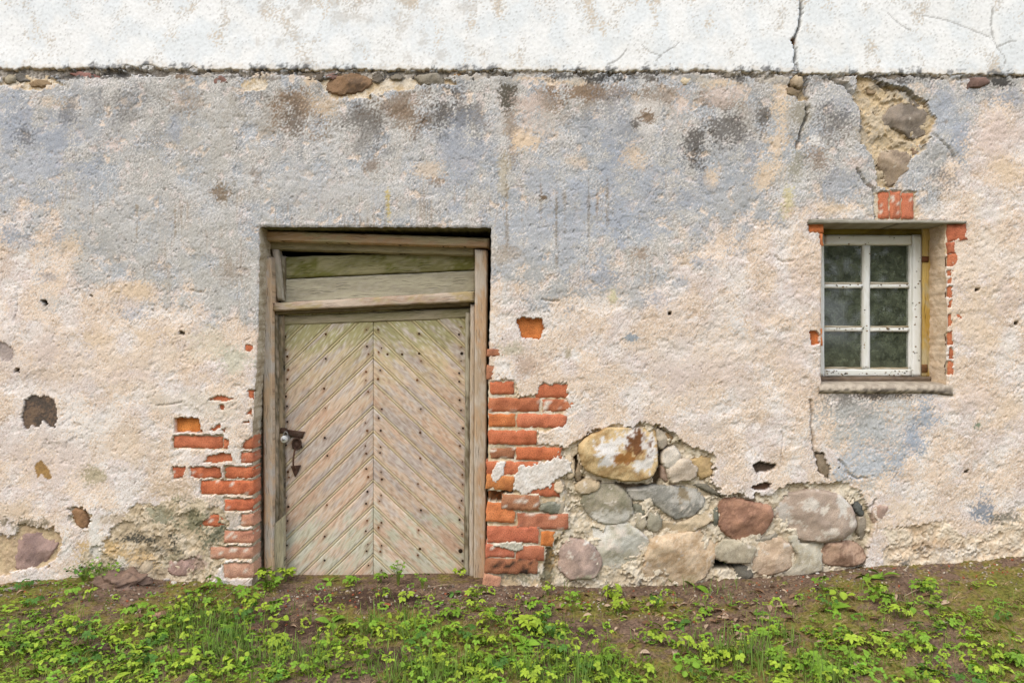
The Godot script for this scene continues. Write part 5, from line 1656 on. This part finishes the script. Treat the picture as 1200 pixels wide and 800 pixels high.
var leaves := {}
func make_plant(at: Vector3, kind: String, shade: int, count: int, height: float, width: float, size: float, label: String, group: String, called: String) -> Node3D:
	var o := thing(called, label, "weed", group)
	o.position = at
	o.rotation.y = rng.randf() * TAU
	var stems := []
	var sc := col(150, 176, 76) * 0.7
	for k in count:
		var a := TAU * (k + rng.randf() * 0.7) / count
		var r := width * sqrt(rng.randf_range(0.05, 1.0))
		var h := height * rng.randf_range(0.45, 1.0)
		var tip := Vector3(cos(a) * r, h, sin(a) * r)
		if kind != "broad":
			stems.append(tube([Vector3(0, -0.012, 0), Vector3(tip.x * 0.35, h * 0.6, tip.z * 0.35), tip], 0.0011, sc, 3))
		var lf := part("leaf", leaves[kind][shade][rng.randi() % leaves[kind][shade].size()], M.leaf, o)
		var bs := Basis(Vector3.UP, PI / 2 - a + rng.randf_range(-0.6, 0.6)) * Basis(Vector3.RIGHT, rng.randf_range(-0.5, 0.9)) * Basis(Vector3.BACK, rng.randf_range(-0.6, 0.6))
		lf.transform = Transform3D(bs.scaled(Vector3.ONE * size * rng.randf_range(0.75, 1.2)), tip if kind != "broad" else Vector3(0, 0.002, 0) + tip * 0.2)
	if stems:
		part("stems", join(stems), M.leaf, o)
	return o

func grass_tuft(n: int, h: float, sp: float, c: Color, r: RandomNumberGenerator) -> ArrayMesh:
	var L := []
	for k in n:
		var a := r.randf() * TAU
		var hh := h * r.randf_range(0.45, 1.0)
		var lean := r.randf_range(0.15, 1.1) * hh
		var o := Vector3(r.randf_range(-1, 1) * sp, -0.006, r.randf_range(-1, 1) * sp)
		var d := Vector3(cos(a), 0, sin(a))
		var s := Vector3(-sin(a), 0, cos(a))
		var V := PackedVector3Array()
		var CC := PackedColorArray()
		var w := r.randf_range(0.0008, 0.0017)
		var cc := c * r.randf_range(0.75, 1.2)
		for q in 4:
			var t := q / 3.0
			var p := o + Vector3.UP * (hh * (t - 0.22 * t * t * lean / hh)) + d * lean * t * t
			var ww := w * (1.0 - 0.9 * t * t)
			V.append(p - s * ww)
			V.append(p + s * ww)
			CC.append(cc)
			CC.append(cc)
		L.append([V, PackedInt32Array([0, 1, 2, 1, 3, 2, 2, 3, 4, 3, 5, 4, 4, 5, 6, 5, 7, 6]), CC])
	return join(L)

func multi(called: String, mesh: Mesh, m: Material, xf: Array, tints: Array, label: String, category: String) -> void:
	var mm := MultiMesh.new()
	mm.transform_format = MultiMesh.TRANSFORM_3D
	mm.use_colors = true
	mm.mesh = mesh
	mm.instance_count = xf.size()
	for k in xf.size():
		mm.set_instance_transform(k, xf[k])
		mm.set_instance_color(k, tints[k])
	var o := MultiMeshInstance3D.new()
	o.name = numbered(called)
	o.multimesh = mm
	o.material_override = m
	add_child(o, true)
	o.set_meta("kind", "stuff")
	o.set_meta("label", label)
	o.set_meta("category", category)

# how thick the greenery grows at a place seen at this pixel
var lush := [[60, 770, 130, 46, 1.0], [230, 735, 120, 34, 0.9], [200, 780, 140, 40, 0.9], [40, 725, 60, 26, 0.6], [330, 775, 70, 30, 0.8], [420, 755, 80, 30, 0.7], [540, 745, 90, 40, 0.9], [620, 765, 70, 40, 1.0], [560, 790, 110, 30, 1.0], [480, 700, 60, 14, 0.45], [640, 700, 60, 12, 0.35], [700, 790, 90, 26, 0.7], [790, 745, 50, 22, 0.7], [850, 780, 70, 30, 0.8], [940, 785, 80, 26, 0.9], [1010, 760, 60, 26, 0.7], [960, 705, 50, 16, 0.5], [1090, 770, 60, 30, 0.55], [1150, 740, 60, 34, 0.5], [1180, 790, 60, 30, 0.6], [880, 740, 50, 20, 0.45], [300, 700, 40, 16, 0.6], [500, 705, 90, 14, 0.5], [600, 718, 60, 12, 0.55], [740, 712, 50, 12, 0.45], [60, 705, 60, 14, 0.5], [210, 700, 50, 12, 0.45], [1060, 710, 60, 14, 0.4], [900, 712, 40, 12, 0.4]]
func lushness(px: float, py: float) -> float:
	var v := 0.20
	for b in lush:
		var dd: float = pow((px - b[0]) / b[2], 2) + pow((py - b[1]) / b[3], 2)
		v = maxf(v, b[4] * (1.0 - sm(0.35, 1.3, dd)))
	for b in bare:
		var dd: float = pow((px - b[0]) / b[2], 2) + pow((py - b[1]) / b[3], 2)
		if dd < 1.0:
			v *= 0.18 + 0.8 * dd
	return v

func where(x: float) -> String:
	var px := x / S + 600.0
	if px < 180:
		return " in the strip before the flat pink stone"
	if px < 300:
		return " in the strip before the brick corner of the doorway"
	if px < 560:
		return " in the strip before the plank door"
	if px < 660:
		return " in the strip before the exposed red bricks"
	if px < 860:
		return " in the strip before the ochre and tan boulders"
	if px < 1010:
		return " in the strip before the reddish brown boulders"
	return " in the mossy strip beyond the boulders under the window"

func build_plants() -> void:
	var shades := [col(178, 206, 68) * 0.66, col(146, 190, 62) * 0.60, col(106, 156, 66) * 0.52]
	for kind in ["three", "five", "broad", "round"]:
		leaves[kind] = []
		for s in shades:
			leaves[kind].append([leaf_mesh(kind, s, rng), leaf_mesh(kind, s * 0.86, rng), leaf_mesh(kind, s * 1.12, rng)])
	# plants one can point at
	var one := [
		[312, 687, "three", 0, 12, 0.085, 0.045, 1.0, "leafy weed at the foot of the left door post"],
		[334, 681, "five", 0, 8, 0.07, 0.035, 0.9, "five-fingered weed in front of the short patch board on the frame"],
		[386, 683, "broad", 1, 3, 0.045, 0.02, 0.72, "single seedling with three oval leaves against the door boards"],
		[412, 685, "five", 1, 7, 0.045, 0.03, 0.75, "small fingered weed under the left half of the door"],
		[446, 683, "five", 1, 6, 0.05, 0.025, 0.75, "small bright weed just left of the tall feathery stalk"],
		[467, 686, "three", 1, 22, 0.115, 0.03, 0.42, "tall feathery green stalk standing before the door"],
		[495, 689, "three", 1, 12, 0.07, 0.03, 0.45, "low feathery weed beside the tall stalk"],
		[540, 676, "three", 0, 6, 0.045, 0.03, 0.7, "small weed at the foot of the right door post"],
		[98, 681, "round", 2, 34, 0.08, 0.07, 0.5, "tuft of small dark leaves growing on the soil bank by the pink stone"],
		[120, 682, "round", 1, 44, 0.10, 0.09, 0.5, "bushy tuft of small green leaves against the foot of the wall"],
		[1018, 678, "broad", 1, 7, 0.03, 0.03, 1.1, "broad-leaved rosette below the low reddish brown boulder"],
		[1034, 676, "broad", 1, 5, 0.03, 0.03, 1.0, "smaller rosette beside the broad-leaved one under the boulders"],
		[815, 689, "broad", 1, 5, 0.03, 0.03, 0.95, "broad-leaved weed in front of the tan boulder"],
		[641, 742, "broad", 2, 6, 0.03, 0.03, 1.2, "dark broad-leaved plant among the pale fingered weeds"],
		[622, 740, "five", 0, 8, 0.07, 0.05, 1.1, "pale lime fingered weed beside the dark broad-leaved plant"],
		[985, 702, "round", 0, 9, 0.04, 0.05, 0.9, "pale round-leaved weed on bare mossy soil"],
		[975, 715, "broad", 1, 6, 0.03, 0.04, 0.9, "long-leaved rosette on bare soil below the round-leaved weed"]]
	for a in one:
		make_plant(G(a[0], a[1]), a[2], a[3], a[4], a[5], a[6], a[7], a[8], "", "weed_plant")
	# the many alike
	var made := 0
	var tries := 0
	var used := []
	var kinds := {"three": ["three-leaved weed", "three-leaved weeds in the strip"], "five": ["fingered weed", "fingered weeds in the strip"], "broad": ["rosette of oval leaves", "leaf rosettes in the strip"], "round": ["round-leaved weed", "round-leaved weeds in the strip"]}
	while made < 215 and tries < 6000:
		tries += 1
		var px := rng.randf_range(-20, 1220)
		var py := rng.randf_range(688, 812)
		if rng.randf() > lushness(px, py):
			continue
		var p := G(px, py)
		var ok := true
		for q in used:
			if p.distance_squared_to(q) < 0.0016:
				ok = false
				break
		if not ok:
			continue
		used.append(p)
		var kind: String = ["three", "three", "three", "five", "five", "broad", "round", "three"][rng.randi() % 8]
		var pale := rng.randf() < 0.45
		var shade := 0 if pale else (1 if rng.randf() < 0.7 else 2)
		make_plant(p, kind, shade, rng.randi_range(5, 9), rng.randf_range(0.03, 0.065), rng.randf_range(0.025, 0.05), rng.randf_range(0.5, 0.85), ["pale lime ", "bright green ", "dark green "][shade] + kinds[kind][0] + where(p.x), kinds[kind][1], "weed_plant")
		made += 1
	# ground cover and grass nobody could count
	var cover := join_leaves(shades[0])
	var xf := []
	var ti := []
	for k in 9000:
		var px := rng.randf_range(-60, 1260)
		var py := rng.randf_range(684, 830)
		var lu := lushness(px, py)
		if rng.randf() > lu * 0.42:
			continue
		var p := G(px, py)
		var b := Basis(Vector3.UP, rng.randf() * TAU) * Basis(Vector3.RIGHT, rng.randf_range(-0.2, 1.0))
		xf.append(Transform3D(b.scaled(Vector3.ONE * rng.randf_range(0.5, 1.3)), p))
		var t := rng.randf_range(0.55, 1.1)
		ti.append(Color(t * rng.randf_range(0.6, 1.1), t, t))
	multi("ground_cover", cover, M.leaf, xf, ti, "low carpet of tiny green leaves between the weeds", "ground cover")
	xf = []
	ti = []
	for k in 7000:
		var px := rng.randf_range(-60, 1260)
		var py := rng.randf_range(690, 830)
		var lu := lushness(px, py)
		if rng.randf() > lu * 0.26 + 0.02:
			continue
		var b := Basis(Vector3.UP, rng.randf() * TAU)
		xf.append(Transform3D(b.scaled(Vector3.ONE * rng.randf_range(0.5, 1.2)), G(px, py)))
		var t := rng.randf_range(0.6, 1.1)
		ti.append(Color(t * rng.randf_range(0.8, 1.15), t, t * 0.9))
	for a in [[230, 735, 60], [345, 770, 40], [460, 735, 40], [520, 790, 40], [690, 795, 50], [880, 770, 60], [850, 700, 10], [270, 760, 60], [470, 790, 40], [640, 790, 30], [950, 790, 30], [900, 745, 20]]:
		for k in a[2]:
			xf.append(Transform3D(Basis(Vector3.UP, rng.randf() * TAU).scaled(Vector3.ONE * rng.randf_range(0.9, 2.0)), G(a[0] + rng.randfn() * 26, minf(830, a[1] + rng.randfn() * 10))))
			ti.append(Color(0.85, 1, 0.9) * rng.randf_range(0.7, 1.0))
	multi("grass", grass_tuft(6, 0.055, 0.016, col(172, 196, 96) * 0.62, rng), M.leaf, xf, ti, "thin green grass blades growing through the moss", "grass")

func build_dry_grass() -> void:
	# a thatch of dead straw, moss tips and crumbs of leaf on the soil
	var xf := []
	var ti := []
	for k in 5200:
		var px := rng.randf_range(-60, 1260)
		var py := rng.randf_range(684, 830)
		if rng.randf() > 0.25 + 0.5 * lushness(px, py) + 0.3 * sm(700, 900, px):
			continue
		var b := Basis(Vector3.UP, rng.randf() * TAU) * Basis(Vector3.RIGHT, rng.randf_range(0.9, 1.5))
		xf.append(Transform3D(b.scaled(Vector3.ONE * rng.randf_range(0.3, 0.9)), G(px, py) + Vector3(0, 0.004, 0)))
		var t := rng.randf_range(0.45, 1.1)
		ti.append(Color(t, t * rng.randf_range(0.85, 1.05), t * 0.95))
	multi("dry_grass", grass_tuft(4, 0.05, 0.012, col(206, 182, 140) * 0.8, rng), M.dry_leaf, xf, ti, "thatch of dead straw lying on the soil", "dry grass")
	xf = []
	ti = []
	for k in 9000:
		var px := rng.randf_range(-60, 1260)
		var py := rng.randf_range(680, 830)
		var p := G(px, py)
		var gnn: FastNoiseLite = nz.gn
		if gnn.get_noise_2d(p.x + 40, p.z) < rng.randf_range(-0.25, 0.3) - 0.12 * sm(1.0, 1.8, p.x):
			continue
		xf.append(Transform3D(Basis(Vector3.UP, rng.randf() * TAU).scaled(Vector3(1, rng.randf_range(0.5, 1.2), 1) * rng.randf_range(0.5, 1.2)), p))
		var t := rng.randf_range(0.5, 1.1)
		ti.append(Color(t * rng.randf_range(0.9, 1.3), t, t))
	multi("moss", grass_tuft(12, 0.010, 0.013, col(134, 130, 58) * 0.62, rng), M.leaf, xf, ti, "short olive moss covering the soil", "moss")

func join_leaves(c: Color) -> ArrayMesh:
	var L := []
	for k in 5:
		var a := TAU * k / 5.0 + rng.randf()
		var o := Vector3(cos(a) * 0.014, 0.008 + 0.008 * rng.randf(), sin(a) * 0.014)
		for q in 3:
			var b := a + (q - 1) * 1.3
			leaflet(L, o, Vector3(cos(b), 0.15, sin(b)).normalized(), Vector3.UP, 0.011, 0.009, c * rng.randf_range(0.8, 1.1), 0.2, 0.3)
	return join(L)

# ------------------------------------------------------------------ litter
func build_litter() -> void:
	var dry := [col(186, 158, 134) * 0.75, col(150, 118, 92) * 0.75, col(206, 180, 156) * 0.75, col(128, 96, 74) * 0.75]
	var meshes := []
	for c in dry:
		var L := []
		leaflet(L, Vector3(0, 0.004, -0.02), Vector3(0, 0.15, 1).normalized(), Vector3.UP, 0.042, 0.022, c, 0.6, 0.35)
		meshes.append(join(L))
	var spots := [[845, 725, 60, 16, 60], [940, 700, 60, 14, 22], [700, 710, 60, 14, 30], [590, 712, 60, 10, 14], [1000, 755, 40, 20, 14], [900, 750, 60, 20, 22], [180, 715, 50, 10, 10], [760, 745, 50, 20, 16], [1050, 700, 60, 12, 10], [60, 690, 60, 8, 8], [330, 740, 60, 24, 10]]
	for s in spots:
		for k in s[4]:
			var p := G(clampf(s[0] + rng.randfn() * s[2] * 0.6, 0, 1200), clampf(s[1] + rng.randfn() * s[3] * 0.6, 688, 798))
			var which := rng.randi() % 4
			var o := part("dead_leaf", meshes[which], M.dry_leaf, self)
			o.name = numbered("dead_leaf")
			o.transform = Transform3D((Basis(Vector3.UP, rng.randf() * TAU) * Basis(Vector3.RIGHT, rng.randf_range(-0.5, 0.3)) * Basis(Vector3.BACK, rng.randf_range(-0.5, 0.5))).scaled(Vector3.ONE * rng.randf_range(0.45, 1.1)), p + Vector3(0, 0.005, 0))
			o.set_meta("label", ["dry pinkish brown leaf", "dry brown leaf", "pale dry leaf", "dark brown dead leaf"][which] + " lying" + where(p.x))
			o.set_meta("category", "dead leaf")
			o.set_meta("group", "dry leaves scattered on the ground")
	# twigs
	for a in [[262, 703, 296, 676, "thin dry straw leaning against the brick corner of the doorway"], [30, 726, 60, 712, "grey twig lying on the moss by the flat pink stone"], [500, 690, 532, 684, "dry twig on bare soil before the right half of the door"], [905, 765, 935, 752, "pale straw stalk lying across the grass"], [1060, 700, 1078, 694, "short dry twig on the moss beyond the boulders"]]:
		var p := G(a[0], a[1]) + Vector3(0, 0.006, 0)
		var q := G(a[2], maxf(a[3], 688)) + Vector3(0, 0.05 if a[3] < 680 else 0.012, 0)
		var o := part("twig", join([tube([p, p.lerp(q, 0.5) + Vector3(0.006, 0.006, 0), q], 0.0016, dry[2], 5)]), M.dry_leaf, self)
		o.name = numbered("twig")
		o.set_meta("label", a[4])
		o.set_meta("category", "twig")
	# crumbs of plaster and brick fallen from the wall
	var xf := []
	var ti := []
	for k in 1500:
		var px := rng.randf_range(-60, 1260)
		var p := G(px, 684) if px < 800 else G(px, 684 - (px - 800) * 0.085)
		p.z = clampf(absf(rng.randfn()) * 0.16, 0.0, 0.7) + 0.02
		p.x = (px - 600.0) * S
		p.y = ground_y(p.x, p.z) + 0.002
		xf.append(Transform3D(Basis.from_euler(Vector3(rng.randf() * TAU, rng.randf() * TAU, rng.randf() * TAU)).scaled(Vector3.ONE * rng.randf_range(0.25, 1.0)), p))
		ti.append([col(226, 212, 194), col(206, 190, 170), col(170, 150, 130), col(190, 110, 80), col(150, 140, 128)][rng.randi() % 5] * 0.85)
	multi("plaster_crumbs", chip_mesh(0.006, Color(1, 1, 1)), M.stone, xf, ti, "crumbs of plaster and brick along the foot of the wall", "crumbs")
	# chips of brick, lime and stone on the soil
	for a in [[290, 711, 0.020, col(206, 128, 92) * 0.8, "orange brick chip in the weeds left of the doorway"], [186, 722, 0.026, col(206, 164, 138) * 0.8, "pale brick fragment lying in the moss"], [164, 724, 0.022, col(140, 104, 84) * 0.8, "brown brick fragment beside the pale one"], [454, 709, 0.014, col(196, 120, 84) * 0.8, "small red brick chip on bare soil before the door"], [203, 683, 0.014, col(232, 224, 212) * 0.85, "white lime chip on the soil under the mossy plaster"], [196, 679, 0.016, col(224, 214, 206) * 0.85, "pale lime chip fallen by the pinkish stone"], [958, 672, 0.010, col(240, 236, 230) * 0.85, "tiny white chip below the whitish mortar lump"], [1107, 730, 0.013, col(222, 206, 186) * 0.85, "cream pebble on the open moss"], [1007, 760, 0.012, col(222, 186, 140) * 0.85, "tan pebble among the litter"], [10, 691, 0.018, col(214, 204, 190) * 0.85, "pale chip on the soil below the pink stone"], [36, 684, 0.016, col(214, 200, 182) * 0.85, "cream plaster chip against the wall foot"], [142, 684, 0.09, col(158, 132, 116) * 0.85, "large flat brown rock sunk in the soil bank"]]:
		var o := part("stone_chip", chip_mesh(a[2], a[3]), M.stone, self)
		o.name = numbered("stone_chip" if a[2] < 0.05 else "rock")
		o.position = G(a[0], a[1]) + Vector3(0, a[2] * 0.1, 0)
		o.rotation.y = rng.randf() * TAU if a[2] < 0.05 else 0.0
		o.set_meta("label", a[4])
		o.set_meta("category", "stone" if not ("brick" in a[4]) else "brick chip")

func chip_mesh(r: float, c: Color) -> ArrayMesh:
	var s := SphereMesh.new()
	s.radius = r
	s.height = r * 2
	s.radial_segments = 12 if r < 0.05 else 40
	s.rings = 7 if r < 0.05 else 22
	var ar := s.get_mesh_arrays()
	var V: PackedVector3Array = ar[Mesh.ARRAY_VERTEX]
	var CC := PackedColorArray()
	var n: FastNoiseLite = nz.gm
	var o := rng.randf() * 50
	for k in V.size():
		var q := V[k] / r
		V[k] = V[k] * (1.0 + 0.75 * n.get_noise_3d(q.x * 0.16 + o, q.y * 0.16, q.z * 0.16)) * Vector3(1.2, 0.5, 0.9)
		CC.append(c * (0.9 + 0.3 * n.get_noise_2d(q.x + o, q.y)))
	return mesh_of(V, ar[Mesh.ARRAY_INDEX], CC)

func build_trees() -> void:
	# a row of trees across the yard, behind the photographer: seen only as the green in the window panes
	var L := []
	var r := RandomNumberGenerator.new()
	r.seed = 9
	for k in 2600:
		var d := Vector3(r.randfn(), r.randfn(), r.randfn()).normalized() * pow(r.randf(), 0.4)
		var o := Vector3(d.x * 2.0, 3.4 + d.y * 2.6, d.z * 1.6)
		var n := Vector3(r.randfn(), r.randfn() + 0.6, r.randfn()).normalized()
		var u := n.cross(Vector3(0.3, 0.1, 1)).normalized()
		leaflet(L, o, u, n, r.randf_range(0.18, 0.34), r.randf_range(0.12, 0.2), Color(0.050, 0.072, 0.026) * r.randf_range(0.6, 1.4))
	var crown := join(L)
	var trunk := join([tube([Vector3(0, -0.4, 0), Vector3(0.05, 1.2, 0.03), Vector3(-0.04, 2.6, 0), Vector3(0.1, 4.2, 0.1)], 0.14, Color(0.09, 0.075, 0.06), 10)])
	var labels := ["leafy tree facing the ochre window frame across the yard", "leafy tree facing the exposed bricks across the yard", "leafy tree standing farthest along the yard from the door", "leafy tree facing the plank door across the yard"]
	for k in 4:
		var t := thing("yard_tree", labels[k], "tree", "trees across the yard")
		t.position = Vector3([4.6, 1.2, 8.2, -2.4][k], -0.3, [11.0, 11.6, 10.6, 11.2][k])
		t.rotation.y = k * 1.3
		part("trunk", trunk, M.dry_leaf, t)
		part("crown", crown, M.leaf, t)

func build_padlock() -> void:
	var o := thing("padlock", "small silver padlock hanging at the rusty hasp of the door", "padlock")
	o.position = W(334, 514, -0.135)
	var body := tube([Vector3(0, 0, -0.02), Vector3(0, 0, -0.018), Vector3(0.0, 0.0, 0.017), Vector3(0, 0, 0.02)], 0.017, col(236, 238, 240), 20)
	part("body", join([body]), M.zinc, o)
	part("key_barrel", join([tube([Vector3(-0.002, -0.001, 0.018), Vector3(-0.002, -0.001, 0.023)], 0.0065, col(160, 164, 168), 14)]), M.zinc, o)
	var arc := []
	for k in 11:
		var a := PI * k / 10.0
		arc.append(Vector3(0.011 * cos(a), 0.012 + 0.022 * sin(a), -0.006))
	part("shackle", join([tube(arc, 0.003, col(150, 146, 140), 7)]), M.zinc, o)

func _ready() -> void:
	rng.seed = 20240
	# camera, sky, light
	var cam := Camera3D.new()
	cam.name = "camera"
	cam.position = Vector3(0, CY, D)
	cam.fov = rad_to_deg(2.0 * atan(400.0 * S / D))
	cam.near = 0.05
	cam.far = 400.0
	add_child(cam)
	cam.current = true
	var env := Environment.new()
	env.background_mode = Environment.BG_SKY
	var sky := Sky.new()
	var sm_ := ProceduralSkyMaterial.new()
	sm_.sky_top_color = Color(0.875, 0.90, 0.95)
	sm_.sky_horizon_color = Color(0.82, 0.84, 0.87)
	sm_.ground_horizon_color = Color(0.42, 0.42, 0.36)
	sm_.ground_bottom_color = Color(0.30, 0.30, 0.24)
	sm_.sky_curve = 0.2
	sky.sky_material = sm_
	env.sky = sky
	env.tonemap_mode = Environment.TONE_MAPPER_LINEAR
	env.tonemap_exposure = 2.88
	env.sdfgi_enabled = true
	env.ssao_enabled = true
	env.ssil_enabled = true
	var we := WorldEnvironment.new()
	we.name = "world_environment"
	we.environment = env
	add_child(we)
	var sun := DirectionalLight3D.new()
	sun.name = "sun"
	sun.light_energy = 0.32
	sun.light_angular_distance = 40.0
	sun.light_color = Color(1.0, 0.97, 0.93)
	sun.shadow_enabled = true
	sun.rotation_degrees = Vector3(-46, -42, 0)
	add_child(sun)

	var t0 := Time.get_ticks_msec()
	materials()
	building = thing("stone_building", "old plastered building wall with a plank door and a small window", "building")
	build_lower_wall()
	print("wall ", Time.get_ticks_msec() - t0)
	build_upper_wall()
	build_reveals()
	for b in bricks:
		build_brick(b)
	for s in stones:
		build_stone(s)
	print("masonry ", Time.get_ticks_msec() - t0)
	build_door()
	build_door_frame()
	build_window()
	build_wings()
	build_inside()
	build_padlock()
	build_trees()
	print("joinery ", Time.get_ticks_msec() - t0)
	build_ground()
	build_dry_grass()
	build_plants()
	build_litter()
	print("done ", Time.get_ticks_msec() - t0)
